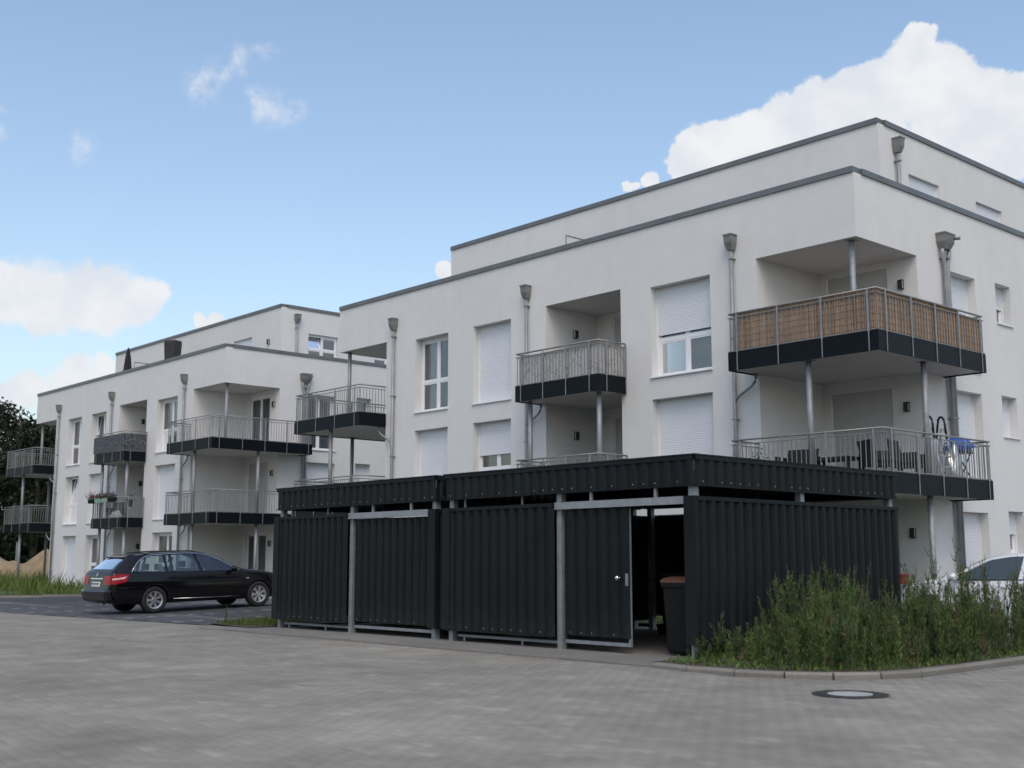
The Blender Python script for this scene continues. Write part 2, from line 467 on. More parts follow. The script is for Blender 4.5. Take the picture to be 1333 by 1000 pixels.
paved = [(-6.0, 17), (-7.1, 15.8), (-7.02, 12.6), (-7.45, 11.62), (-8.6, 11.12), (-9.8, 11.32), (-22.3, 11.36), (-22.3, 12.0), (-32, 11.05), (-42, 10.2), (-42, 2), (2, 2), (2, 17)]
MAN = (-6.72, 10.53)
def near(x, y):
    dep = x*FW[0]+y*FW[1]; lat = x*RT[0]+y*RT[1]
    return pts_in_poly(x, y, paved) & (dep > 6.2) & (dep < 34) & (np.abs(lat) < dep*.5+.6) & (np.hypot(x-MAN[0], y-MAN[1]) > .375)
px, py = field(near, 0, (-42, 2, 2, 17), ang=PAV)
dep = px*FW[0]+py*FW[1]; lat = px*RT[0]+py*RT[1]
vis = np.abs(lat) < dep*.43
order = np.argsort(np.where(vis, dep, 1e3))
first = order[:300]; rest = order[300:]
flat = lambda x, y: np.full(len(x), ROAD_Z)
V, Fc = paver_arrays(px[rest], py[rest], flat, (.2, .1), PAV)
o = link(bpy.data.objects.new('paving_stones', np_mesh('paving_stones', V, Fc, 'paver')), road); tag(o, kind='stuff')
V, Fc = paver_arrays(np.zeros(1), np.zeros(1), lambda x, y: np.zeros(len(x)), (.2, .1), PAV, jit=0)
pm1 = np_mesh('paving_stone', V, Fc, 'paver_single')
for i in first:
    o = put('paving_stone', pm1, road, (px[i], py[i], ROAD_Z + rng.gauss(0, .0003)))
    o.rotation_euler = (rng.gauss(0, .0015), rng.gauss(0, .0015), 0)

# dark parking bays with rows of pale marking stones
xs = np.linspace(-62, -16.0, 47); ys = np.linspace(0, 1, 10)
mb = MB()
def pk_y0(x): return edge_y(x) if x < -21.9 else 12.1
lx = [x for x in xs if x <= -22.7]+[-22.7]
for a, b in zip(lx[:-1], lx[1:]):
    for k in range(12):
        def P(x, t):
            y = pk_y0(x)+.0 + (24-pk_y0(x))*t
            return (x, y, park_z(y)-.004)
        mb.quad(P(a, k/12), P(b, k/12), P(b, (k+1)/12), P(a, (k+1)/12))
park = mb.build('parking_bays', 'asph_joint'); tag(park, 'dark block paved parking bays under the black car', kind='structure')
def in_park(x, y):
    lo = np.interp(x, (-60, -32, -21.9), (8.8, 11.15, 12.15))
    hi = np.interp(x, (-60, -41.8, -39.9, -36, -21.7), (12.5, 14.5, 16.6, 20, 20))
    row = (np.abs(x+26.3) < .06) | (np.abs(x+24.05) < .06)
    return (y > lo+.06) & (y < hi) & (x < -22.85) & (x > -46)
qx, qy = field(in_park, 0, (-46, -21.7, 8, 20), ang=0)
pz = lambda x, y: np.interp(y, (11.0, 13.4, 16.3, 18.5, 30), (ROAD_Z, .0, .095, .10, .10))
rows = np.zeros(len(qx), bool)
for xr in (-24.1, -26.4, -31.1, -33.5):
    rows |= (np.abs(qx-xr) < .11) & (np.floor(qy/.1).astype(int) % 5 < 2)
V, Fc = paver_arrays(qx[~rows], qy[~rows], pz, (.2, .1), 0)
o = link(bpy.data.objects.new('dark_paving_stones', np_mesh('dark_paving_stones', V, Fc, 'paver_dark')), park); tag(o, kind='stuff')
V, Fc = paver_arrays(np.zeros(1), np.zeros(1), lambda x, y: np.zeros(len(x)), (.2, .1), 0, jit=0)
pm2 = np_mesh('marking_stone', V, Fc, 'paver_line')
cnt = 0
for x, y in zip(qx[rows], qy[rows]):
    if cnt < 290: put('marking_stone', pm2, park, (x, y, park_z(y)+.001)); cnt += 1

# concrete apron under and before the bin sheds, with a row of flush edging stones
ap = MB().box(-21.75, -9.9, 11.52, 18.6, -.3, -.03).build('apron', 'slab'); tag(ap, 'concrete apron under the two dark sheds', kind='structure')
em = MB().box(-.497, .497, -.05, .05, -.2, .012).mesh('edging_stone', 'kerb')
for i in range(12): put('edging_stone', em, ap, (-21.2+i*1.0, 11.455, -.03+rng.gauss(0, .002)))
# raised kerb round the weed bed
kp = [(-10.0, 11.42), (-9.4, 11.33), (-8.75, 11.38), (-8.2, 11.55), (-7.78, 11.85), (-7.48, 12.3), (-7.34, 12.9), (-7.34, 13.9), (-7.38, 15.0), (-7.42, 16.0), (-7.46, 17.0), (-7.5, 18), (-7.5, 19.0), (-7.5, 20.0)]
kerb = empty('kerb'); tag(kerb, 'pale concrete kerb curving round the weed bed', kind='structure')
for a, b in zip(kp[:-1], kp[1:]):
    a, b = Vector(a), Vector(b)
    d = (b-a).normalized(); nrm = Vector((-d.y, d.x))
    a2, b2 = a+d*.002, b-d*.002
    ring = lambda p: [(p.x-nrm.x*.06, p.y-nrm.y*.06, -.2), (p.x-nrm.x*.06, p.y-nrm.y*.06, -.005), (p.x-nrm.x*.035, p.y-nrm.y*.035, .02), (p.x+nrm.x*.05, p.y+nrm.y*.05, .022), (p.x+nrm.x*.06, p.y+nrm.y*.06, -.2)]
    MB().loft([ring(a2), ring(b2)]).build('kerb_stone', 'kerb', kerb)
bed = MB().quad((-10.2, 11.5, .015), (-8.8, 11.45, .015), (-7.85, 11.85, .015), (-7.4, 12.9, .015), (-7.45, 20, .015), (-10.2, 20, .015)).build('weed_bed', 'earth'); tag(bed, kind='structure')
MB().quad((-24.0, 18.2, .06), (-11, 18.2, .02), (-11, 22.6, .02), (-24, 22.6, .06)).build('lawn_strip', 'lawn')['kind'] = 'structure'
MB().quad((-22.8, 12.2, -.005), (-21.0, 12.1, -.02), (-21.0, 18, .07), (-22.8, 18, .11)).build('verge', 'earth')['kind'] = 'structure'

# manhole
mh = empty('manhole_cover', (MAN[0], MAN[1], ROAD_Z))
tag(mh, 'round manhole cover with a dark iron rim and pale concrete centre', 'manhole cover')
def ring_mesh(r0, r1, z0, z1, n=40):
    m = MB()
    pr = [(r0, z0), (r0, z1), (r1, z1), (r1, z0)]
    rings = [[(r*math.cos(2*math.pi*j/n), r*math.sin(2*math.pi*j/n), z) for j in range(n)] for r, z in pr]
    rings.append(rings[0]); m.loft(rings, caps=False); return m
ring_mesh(.325, .365, -.03, .008).build('frame', 'iron', mh)
ring_mesh(.222, .322, -.03, .010).build('lid_rim', 'iron', mh)
m = MB(); n_ = 32
m.loft([[(.219*math.cos(2*math.pi*j/n_), .219*math.sin(2*math.pi*j/n_), z) for j in range(n_)] for z in (-.03, .009)]).build('lid_infill', 'manhole_concrete', mh)

# ------------------------------------------------------------------ apartment houses
STOREY, LEN, DEP = 2.85, -19.75, 12.6
CL, CR, CV = -17.05, -2.64, 2.51         # inner edges of the two corner recesses and their depth
LG0, LG1, LGV = -9.69, -6.90, 2.05       # middle recess
WINS = {'narrow': (-15.54, -13.93), 'second': (-12.76, -11.12), 'wide': (-5.88, -3.99)}

def wall_grid(mb, pm, a0, a1, z0, z1, holes, reveal=.27):
    """a wall sheet with real openings and reveals; pm maps (along, outwards, z)"""
    A = sorted({a0, a1, *[min(max(v, a0), a1) for h in holes for v in h[:2]]})
    Z = sorted({z0, z1, *[min(max(v, z0), z1) for h in holes for v in h[2:4]]})
    for p, q in zip(A[:-1], A[1:]):
        for r, s in zip(Z[:-1], Z[1:]):
            c, d = (p+q)/2, (r+s)/2
            if any(h[0] < c < h[1] and h[2] < d < h[3] for h in holes): continue
            mb.quad(pm(p, 0, r), pm(q, 0, r), pm(q, 0, s), pm(p, 0, s))
    for h in holes:
        if len(h) > 4: continue
        p, q, r, s = h[:4]; e = -reveal
        mb.quad(pm(p, 0, r), pm(p, e, r), pm(p, e, s), pm(p, 0, s)); mb.quad(pm(q, 0, r), pm(q, 0, s), pm(q, e, s), pm(q, e, r))
        mb.quad(pm(p, 0, s), pm(p, e, s), pm(q, e, s), pm(q, 0, s)); mb.quad(pm(p, 0, r), pm(q, 0, r), pm(q, e, r), pm(p, e, r))

def shutter_mesh(pm, a0, a1, z0, z1, b, mt):
    m = MB(); n = max(2, int(round((z1-z0)/.055))); st = (z1-z0)/n
    prof = []
    for i in range(n):
        z = z0+i*st
        prof += [(z, b), (z+st*.14, b+.003), (z+st*.5, b+.005), (z+st*.86, b+.003)]
    prof.append((z1, b))
    for (za, ba), (zb, bb) in zip(prof[:-1], prof[1:]):
        m.quad(pm(a0, ba, za), pm(a1, ba, za), pm(a1, bb, zb), pm(a0, bb, zb))
    return m

def make_window(parent, pm, a0, a1, z0, z1, style, frac=1., name='window', transom=.94, cols=2, sill=True, curtain='curtain', shut_mat='shutter', depth=.27, door=False):
    """style: open (panes), tilt (one sash tilted in), shut (roller shutter down over frac of the height from the top)"""
    b = -depth
    w = MB()
    fw_ = .055
    # outer frame
    w.box(a0, a0+fw_, b-.07, b, z0, z1, pm); w.box(a1-fw_, a1, b-.07, b, z0, z1, pm)
    w.box(a0+fw_, a1-fw_, b-.07, b, z0, z0+.06, pm); w.box(a0+fw_, a1-fw_, b-.07, b, z1-.10, z1, pm)
    bars = [a0+(a1-a0)*k/cols for k in range(1, cols)]
    for x in bars: w.box(x-.035, x+.035, b-.068, b-.002, z0+.06, z1-.10, pm)
    zt = z0+transom if not door else None
    if zt:
        ed = [a0+fw_] + [e for x in bars for e in (x-.035, x+.035)] + [a1-fw_]
        for k in range(0, len(ed), 2): w.box(ed[k], ed[k+1], b-.066, b-.004, zt-.03, zt+.03, pm)
    win = w.build(name, 'pvc', parent)
    full = style == 'shut' and frac >= .999
    if not full:
        ed = [a0+fw_] + [e for x in bars for e in (x-.035, x+.035)] + [a1-fw_]
        spans = [(z0+.06, zt-.03), (zt+.03, z1-.10)] if zt else [(z0+.06, z1-.10)]
        for k in range(0, len(ed), 2):
            for si, (r, s) in enumerate(spans):
                p, q = ed[k], ed[k+1]
                lean = .16 if (style == 'tilt' and si == len(spans)-1 and k == 0) else 0.
                fn = (lambda a, bb, z, r=r, s=s, lean=lean: pm(a, bb - lean*(z-r)/(s-r), z)) if lean else pm
                sm = MB(); t = .045
                sm.box(p, p+t, b-.055, b-.012, r, s, fn); sm.box(q-t, q, b-.055, b-.012, r, s, fn)
                sm.box(p+t, q-t, b-.055, b-.012, r, r+t, fn); sm.box(p+t, q-t, b-.055, b-.012, s-t, s, fn)
                so = sm.build('sash', 'pvc', win)
                g_ = MB().quad(fn(p+t, b-.033, r+t), fn(q-t, b-.033, r+t), fn(q-t, b-.033, s-t), fn(p+t, b-.033, s-t)).build('pane', 'glass', win)
        if curtain:
            m = MB(); n = 26
            pr = [(a0+.05+(a1-a0-.1)*i/n, b-.22+.02*math.sin(i*1.9)) for i in range(n+1)]
            for (x, bb), (x2, b2) in zip(pr[:-1], pr[1:]):
                if curtain == 'gap' and .32 < ((x-a0)/(a1-a0)) < .8: continue
                m.quad(pm(x, bb, z0+.03), pm(x2, b2, z0+.03), pm(x2, b2, z1-.05), pm(x, bb, z1-.05))
            m.build('curtain', 'curtain' if curtain == 'gap' else curtain, win, smooth=True)
    if style == 'shut':
        zb = z1-(z1-z0)*frac
        shutter_mesh(pm, a0+.03, a1-.03, zb+.01, z1-.002, b+.03, shut_mat).build('shutter', shut_mat, win, smooth=False)
        for ga in (a0, a1-.03): MB().box(ga, ga+.03, b, b+.055, z0+.002, z1-.003, pm).build('shutter_guide', 'pvc', win)
    if sill:
        s_ = MB().box(a0-.03, a1+.03, b+.0, .05, z0-.032, z0-.004, pm)
        s_.build('sill', 'pvc', win)
    return win

def bars_between(m, p, q, z0, z1, step=.118, r=.007):
    p, q = Vector(p), Vector(q); L_ = (q-p).length; n = max(1, int(L_/step))
    d = (q-p)/L_; nr = Vector((-d.y, d.x, 0))
    for i in range(n+1):
        c = p + (q-p)*((i+.5)/(n+1))
        e = d*r; f_ = nr*r
        k = len(m.v)
        m.v += [tuple(c+s1+s2+Vector((0, 0, z))) for z in (z0, z1) for s1, s2 in ((-e, -f_), (e, -f_), (e, f_), (-e, f_))]
        m.f += [(k, k+1, k+5, k+4), (k+1, k+2, k+6, k+5), (k+2, k+3, k+7, k+6), (k+3, k, k+4, k+7)]; m.m += [0]*4
def make_balcony(bld, path, slab, posts, zb, ornate=False, mirror=False):
    """path: outer railing line (u, v); slab: list of boxes u0,u1,v0,v1; zb: underside"""
    fx = (lambda u: LEN-u) if mirror else (lambda u: u)
    path = [(fx(u), v) for u, v in path]
    posts = [(fx(u), v, s) for u, v, s in posts]
    m = MB().loft([[(fx(u), v, z) for u, v in slab] for z in (zb+.03, zb+.27)])
    bal = m.build('balcony', 'concrete_shaded', bld)
    # outward offset of each leg of the path
    cx = sum(p[0] for p in path)/len(path); cy = 1.2
    segs = list(zip(path[:-1], path[1:]))
    for (a, b) in segs:
        a, b = Vector((*a, 0)), Vector((*b, 0)); d = (b-a).normalized(); nr = Vector((-d.y, d.x, 0))
        if nr.dot((a+b)/2-Vector((cx, cy, 0))) < 0: nr = -nr
        # fascia boards between the posts of this leg
        ps = sorted([(Vector((u, v, 0))-a).dot(d) for u, v, s in posts if abs((Vector((u, v, 0))-a).dot(nr)) < .05 and -.01 < (Vector((u, v, 0))-a).dot(d) < (b-a).length+.01])
        cuts = [0]+ps+[(b-a).length]
        for s, e in zip(cuts[:-1], cuts[1:]):
            if e-s < .03: continue
            p, q = a+d*(s+.003), a+d*(e-.003)
            mm = MB(); i = 0
            o1 = nr*.0; o2 = nr*-.022
            mm.v += [tuple(x+o+Vector((0, 0, z))) for z in (zb, zb+.42) for x, o in ((p, o1), (q, o1), (q, o2), (p, o2))]
            mm.f += [(0,1,2,3),(4,5,6,7),(0,1,5,4),(1,2,6,5),(2,3,7,6),(3,0,4,7)]; mm.m += [0]*6
            mm.build('fascia_board', 'fascia', bal)
        bm_ = MB()
        ia, ib = a-nr*.03, b-nr*.03
        bars_between(bm_, ia, ib, zb+.445, zb+1.19)
        if ornate:
            n = int((b-a).length/.24)
            for k in range(n):
                c = ia+(ib-ia)*((k+.5)/n)
                for rr, dz in ((.055, .03), (.03, -.06)):
                    pts = [c + d*(rr*math.cos(t)) + Vector((0, 0, zb+1.10+dz+rr*math.sin(t))) for t in [2*math.pi*j/9 for j in range(10)]]
                    bm_.tube(pts, .008, 4, caps=False)
        o = bm_.build('balusters', 'steel', bal, recalc=False); tag(o, kind='stuff')
        for z, r in ((zb+.44, .013), (zb+1.20, .013)):
            MB().tube([ia+Vector((0, 0, z)), ib+Vector((0, 0, z))], r, 6).build('rail', 'steel', bal)
    hp = []
    for u, v in path: hp.append(Vector((u, v, zb+1.29)))
    def inset(i):
        off = Vector((0, 0, 0))
        for sgm in ([segs[i-1]] if i > 0 else []) + ([segs[i]] if i < len(segs) else []):
            a, b = Vector((*sgm[0], 0)), Vector((*sgm[1], 0)); d = (b-a).normalized(); nr = Vector((-d.y, d.x, 0))
            if nr.dot((a+b)/2-Vector((cx, cy, 0))) < 0: nr = -nr
            off -= nr*.03
        return off
    MB().tube([p+inset(i) for i, p in enumerate(hp)], .022, 8).build('handrail', 'steel', bal, smooth=True)
    for u, v, s in posts:
        hx, hy = (.021, .008) if s == 'f' else (.008, .021)
        ox, oy = 0, 0
        if s == 'f': oy = -.010
        else: ox = .010 if u > cx else -.010
        po = MB().box(u-hx+ox, u+hx+ox, v-hy+oy, v+hy+oy, zb+.40, zb+1.27); k_ = .42
        po.box(u-hx*(k_ if s == 'f' else 1)+ox, u+hx*(k_ if s == 'f' else 1)+ox, v-hy*(1 if s == 'f' else k_)+oy, v+hy*(1 if s == 'f' else k_)+oy, zb+.0, zb+.3999)
        po.build('post', 'galv', bal)
    return bal

def downpipe(bld, base, normal, ztop, zlow, wide=False):
    """hopper head and pipe on a wall; base (u, v), normal (nu, nv)"""
    nu, nv = normal; tu, tv = -nv, nu
    u, v = base
    def P(s, o, z): return (u+tu*s+nu*o, v+tv*s+nv*o, z)
    w = .25 if wide else .125
    h = MB()
    rings = []
    for z, a, o0, o1 in ((ztop, w, .01, .25), (ztop-.035, w, .01, .25), (ztop-.036, w-.015, .012, .235), (ztop-.22, w-.02, .012, .22), (ztop-.38, w*.55, .03, .165)):
        rings.append([P(-a, o0, z), P(a, o0, z), P(a, o1, z), P(-a, o1, z)])
    pipe = MB()
    if wide:
        pipe.tube([P(-.17, .11, ztop-.39), P(-.15, .11, ztop-.5), P(-.07, .11, ztop-.75), P(-.06, .11, ztop-.8), P(-.06, .11, zlow)], .05, 10)
        pipe.tube([P(.16, .11, ztop-.39), P(.14, .11, ztop-.5), P(.07, .11, ztop-.70), P(.06, .11, ztop-.8), P(.06, .11, zlow)], .05, 10)
    else:
        pipe.tube([P(0, .10, ztop-.39), P(0, .10, zlow)], .048, 10)
    po = pipe.build('downpipe', 'zinc', bld, smooth=True)
    h.loft(rings); h.build('hopper_head', 'hopper', po)
    if wide:
        sp = MB().tube([P(.1, .28, ztop-.13), P(.12, .42, ztop-.15)], .04, 8); sp.build('overflow_spout', 'hopper', po, smooth=True)
    z = ztop-.6
    while z > zlow+.3:
        br = MB()
        a = .13 if wide else .062
        br.box(-a, a, 0, .16 if wide else .158, z, z+.03, pm=lambda s, o, zz: P(s, o, zz)); br.build('bracket', 'zinc', po); z -= 1.9
    return po

def lamp(bld, c, normal, k='f'):
    """small black wall lamp with a pale inner face"""
    u, v, z = c; nu, nv = normal; tu, tv = -nv, nu
    P = lambda s, o, zz: (u+tu*s+nu*o, v+tv*s+nv*o, zz)
    m = MB(); m.box(-.055, .055, 0, .02, z-.11, z+.11, P); m.box(-.055, .055, .02, .10, z+.09, z+.11, P); m.box(-.055, .055, .02, .10, z-.11, z-.09, P); m.box(-.055, .055, .08, .10, z-.09, z+.09, P)
    o = m.build('wall_lamp', 'lamp_black', bld)
    MB().box(-.045, .045, .02, .078, z-.088, z+.088, P).build('diffuser', 'lamp_pale', o)

def column(bld, u, v, z0, z1, r=.065):
    m = MB(); m.tube([(u, v, z0), (u, v, z1-.012)], r, 12); o = m.build('column', 'galv', bld, smooth=False)
    for p in o.data.polygons:
        if len(p.vertices) == 4: p.use_smooth = True
    MB().box(u-.11, u+.11, v-.11, v+.11, z1-.012, z1+.025).build('head_plate', 'galv', o)

def coping(bld, p, q, z, w=.34, seg=3.0, out=.045):
    """metal parapet cap in lengths; p, q wall line, cap hangs outwards (to the right of p->q)"""
    p, q = Vector((*p, 0)), Vector((*q, 0)); d = (q-p).normalized(); nr = Vector((d.y, -d.x, 0))
    L_ = (q-p).length; n = max(1, round(L_/seg))
    for i in range(n):
        a, b = p+d*(L_*i/n+.003), p+d*(L_*(i+1)/n-.003)
        m = MB()
        m.v += [tuple(x+nr*o+Vector((0, 0, zz))) for zz in (z-.13, z) for x, o in ((a, out), (b, out), (b, out-w), (a, out-w))]
        m.f += [(0,1,2,3),(4,5,6,7),(0,1,5,4),(1,2,6,5),(2,3,7,6),(3,0,4,7)]; m.m += [0]*6
        m.build('coping', 'coping', bld)

def make_house(name, loc, label, cfg):
    H = empty(name, loc)
    tag(H, label, 'apartment building', 'white apartment buildings')
    front = lambda a, b, z: (a, -b, z)
    side = lambda a, b, z: (b, a, z)
    zoff = [-2*STOREY, -STOREY, 0]
    W = MB()
    # front sheet with its openings
    holes = []
    for nm, (a, b) in WINS.items():
        for k in range(3): holes.append((a, b, max(5.78+zoff[k], .09), 8.07+zoff[k]))
    fh = list(holes) + [(LG0, LG1, -.2, 8.2, 'open'), (CR, 1, -.2, 8.2, 'open'), (LEN-1, CL, -.2, 8.2, 'open')]
    wall_grid(W, front, LEN, 0, -.2, 9.64, fh)
    # right side sheet
    sh = [(3.87, 5.26, max(5.78+zo, .09), 8.09+zo) for zo in zoff] + [(6.30, 7.10, 7.14+zo, 8.16+zo) for zo in zoff] + [(8.6, 9.9, 5.78+zo if zo > -5 else .09, 8.09+zo) for zo in zoff]
    wall_grid(W, side, 0, DEP, -.2, 9.64, sh + [(-1, CV, -.2, 8.2, 'open')])
    # left side, back, roof deck and soffits
    wall_grid(W, lambda a, b, z: (LEN-b, a, z), 0, DEP, -.2, 9.64, [(-1, CV, -.2, 8.2, 'open')])
    W.quad((LEN, DEP, -.2), (0, DEP, -.2), (0, DEP, 9.64), (LEN, DEP, 9.64))
    for a, b, c in ((CR, 0, CV), (LEN, CL, CV), (LG0, LG1, LGV)):
        MB().box(a+.002, b-.002, .002, c-.002, 8.2, 8.25).build('soffit', 'concrete_shaded', H)  # separate sheets in a darker colour, standing in for the recess shade
    # walls of the recesses
    W.quad((CR, 0, -.2), (CR, CV, -.2), (CR, CV, 8.2), (CR, 0, 8.2)); W.quad((CL, 0, -.2), (CL, CV, -.2), (CL, CV, 8.2), (CL, 0, 8.2))
    W.quad((LG0, 0, -.2), (LG0, LGV, -.2), (LG0, LGV, 8.2), (LG0, 0, 8.2)); W.quad((LG1, 0, -.2), (LG1, LGV, -.2), (LG1, LGV, 8.2), (LG1, 0, 8.2))
    dz = lambda zo: (max(5.74+zo, .06), 8.05+zo)
    wall_grid(W, lambda a, b, z: (a, CV-b, z), CR, 0, -.2, 8.2, [(-2.42, -.76, *dz(zo)) for zo in zoff], .08)
    wall_grid(W, lambda a, b, z: (a, CV-b, z), LEN, CL, -.2, 8.2, [(LEN+.76, LEN+2.42, *dz(zo)) for zo in zoff], .08)
    wall_grid(W, lambda a, b, z: (a, LGV-b, z), LG0, LG1, -.2, 8.2, [(-9.1, -7.4, *dz(zo)) for zo in zoff], .08)
    wall = W.build('wall', 'stucco', H, recalc=False)
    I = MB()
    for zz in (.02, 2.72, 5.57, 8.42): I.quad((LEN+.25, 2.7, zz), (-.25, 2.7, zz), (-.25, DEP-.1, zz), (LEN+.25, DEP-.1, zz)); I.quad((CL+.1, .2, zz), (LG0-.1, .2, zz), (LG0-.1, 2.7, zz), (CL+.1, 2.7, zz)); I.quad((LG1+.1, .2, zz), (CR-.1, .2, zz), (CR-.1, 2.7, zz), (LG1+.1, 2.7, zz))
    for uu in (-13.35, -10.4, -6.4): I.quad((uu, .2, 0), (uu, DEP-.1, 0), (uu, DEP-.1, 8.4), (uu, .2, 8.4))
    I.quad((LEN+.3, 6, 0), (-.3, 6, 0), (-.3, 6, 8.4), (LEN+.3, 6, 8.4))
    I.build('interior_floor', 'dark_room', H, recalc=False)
    MB().box(LEN+.02, -.02, .02, DEP-.02, 8.45, 8.6).build('roof_deck', 'roofing', H)
    P_ = MB()                                      # inner faces of the parapet
    for a, b, c, d in ((LEN+.25, -.25, .25, .25),): pass
    P_.box(LEN+.02, -.02, .012, .25, 8.6, 9.63); P_.box(-.25, -.012, .25, DEP-.02, 8.6, 9.63); P_.box(LEN+.012, LEN+.25, .25, DEP-.02, 8.6, 9.63)
    P_.build('parapet', 'stucco', H)
    coping(H, (LEN, 0), (0, 0), 9.77); coping(H, (.045, .30), (.045, DEP), 9.769, out=0); coping(H, (LEN-.045, DEP), (LEN-.045, .30), 9.769, out=0)
    # setback top storey
    T = MB(); ta0, ta1, tv, tz = -17.82, -1.25, 3.25, 11.93
    th = [(4.6, 6.12, 9.35, 10.93), (8.1, 9.6, 9.35, 10.93)]
    wall_grid(T, lambda a, b, z: (ta1+b, a, z), tv, DEP-.8, 8.6, tz, th, .12)
    fh2 = [(-5.3, -3.7, 8.7, 10.95)]
    wall_grid(T, lambda a, b, z: (a, tv-b, z), ta0, ta1, 8.6, tz, fh2, .12)
    T.quad((ta0, tv, 8.6), (ta0, DEP-.8, 8.6), (ta0, DEP-.8, tz), (ta0, tv, tz)); T.quad((ta0, DEP-.8, 8.6), (ta1, DEP-.8, 8.6), (ta1, DEP-.8, tz), (ta0, DEP-.8, tz)); T.quad((ta0, tv, tz-.2), (ta1, tv, tz-.2), (ta1, DEP-.8, tz-.2), (ta0, DEP-.8, tz-.2))
    top = T.build('top_storey', 'stucco', H, recalc=False)
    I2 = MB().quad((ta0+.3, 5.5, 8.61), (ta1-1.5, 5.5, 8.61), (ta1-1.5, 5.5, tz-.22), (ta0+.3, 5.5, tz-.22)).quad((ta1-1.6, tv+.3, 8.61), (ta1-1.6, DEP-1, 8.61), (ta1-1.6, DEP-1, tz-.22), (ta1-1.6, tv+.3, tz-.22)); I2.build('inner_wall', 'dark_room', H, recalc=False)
    coping(H, (ta0, tv), (ta1, tv), 12.06, w=.3); coping(H, (ta1+.045, tv+.26), (ta1+.045, DEP-.8), 12.059, w=.3, out=0); coping(H, (ta0-.045, DEP-.8), (ta0-.045, tv+.26), 12.059, w=.3, out=0)
    for j, (a, b, c, d) in enumerate(th):
        st = cfg['top'][j]
        make_window(H, lambda aa, bb, z: (ta1+bb, aa, z), a, b, c, d, st, depth=.12, curtain=None if st != 'shut' else None)
    make_window(H, lambda a, b, z: (a, tv-b, z), *fh2[0], 'shut', depth=.12, sill=False, door=True)
    lamp(H, (-2.23, tv, 10.53), (0, -1))
    downpipe(H, (ta1, 3.97), (1, 0), 11.68, 8.7)
    # windows of the lower three storeys
    for nm, (a, b) in WINS.items():
        for k in range(3):
            st = cfg[nm][k]
            make_window(H, front, a, b, max(5.78+zoff[k], .09), 8.07+zoff[k], **st)
    for k in range(3):
        make_window(H, side, 3.87, 5.26, max(5.78+zoff[k], .09), 8.09+zoff[k], **cfg['side'][k])
        make_window(H, side, 6.30, 7.10, 7.14+zoff[k], 8.16+zoff[k], cols=1, transom=0, door=True, **cfg['small'][k])
        make_window(H, side, 8.6, 9.9, 5.78+zoff[k] if k else .09, 8.09+zoff[k], 'shut')
        z0, z1 = dz(zoff[k])
        cd = cfg['door'][k]
        make_window(H, lambda a, b, z: (a, CV-b, z), -2.42, -.76, z0, z1, name='balcony_door', sill=False, door=True, depth=.08, **cd)
        make_window(H, lambda a, b, z: (a, CV-b, z), LEN+.76, LEN+2.42, z0, z1, name='balcony_door', sill=False, door=True, depth=.08, style='open', curtain='curtain_dark')
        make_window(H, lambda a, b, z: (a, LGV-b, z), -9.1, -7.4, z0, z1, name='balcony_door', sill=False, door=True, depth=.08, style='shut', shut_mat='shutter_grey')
        lamp(H, (-.4, CV, 7.58+zoff[k]), (0, -1)); lamp(H, (LG0, 1.12, 7.54+zoff[k]), (1, 0)); lamp(H, (LEN+.4, CV, 7.58+zoff[k]), (0, -1))
    # balconies
    cor_path = [(-2.72, 0), (-2.72, -1.03), (1.04, -1.03), (1.04, 3.47), (0, 3.47)]
    cor_slab = [(-2.70, -1.005), (1.015, -1.005), (1.015, 3.445), (.004, 3.445), (.004, CV-.003), (CR+.004, CV-.003), (CR+.004, -.003), (-2.70, -.003)]
    cor_post = [(-2.46, -1.03, 'f'), (-1.37, -1.03, 'f'), (-.27, -1.03, 'f'), (.83, -1.03, 'f'), (1.04, -.72, 's'), (1.04, .28, 's'), (1.04, 1.27, 's'), (1.04, 2.27, 's'), (1.04, 3.28, 's')]
    mid_path = [(-9.81, 0), (-9.81, -1.03), (-6.73, -1.03), (-6.73, 0)]
    mid_slab = [(-9.785, -1.005), (-6.755, -1.005), (-6.755, -.003), (LG1-.004, -.003), (LG1-.004, LGV-.003), (LG0+.004, LGV-.003), (LG0+.004, -.003), (-9.785, -.003)]
    mid_post = [(-9.58, -1.03, 'f'), (-8.73, -1.03, 'f'), (-7.88, -1.03, 'f'), (-7.04, -1.03, 'f'), (-6.73, -.74, 's'), (-6.73, -.03, 's'), (-9.81, -.74, 's'), (-9.81, -.03, 's')]
    for k, zb in ((2, 5.45), (1, 2.60)):
        make_balcony(H, cor_path, cor_slab, cor_post, zb)
        make_balcony(H, cor_path, cor_slab, cor_post, zb, mirror=True)
        make_balcony(H, mid_path, mid_slab, mid_post, zb, ornate=(cfg.get('ornate') and k == 1))
    for fx in ((lambda u: u), (lambda u: LEN-u)):
        column(H, fx(-.27), .25, 5.72, 8.2)
        for z0, z1 in ((2.87, 5.48), (-.1, 2.63)):
            column(H, fx(-.79), -.78, z0, z1); column(H, fx(.79), 1.14, z0, z1)
    for z0, z1 in ((2.87, 5.48), (-.1, 2.63)):
        column(H, -7.0, -.73, z0, z1); column(H, -9.54, -.73, z0, z1)
    # rainwater pipes
    for u in (-16.57, -10.37, -3.27): downpipe(H, (u, 0), (0, -1), 8.88, .0)
    downpipe(H, (0, 3.68), (1, 0), 8.91, 0, wide=True)
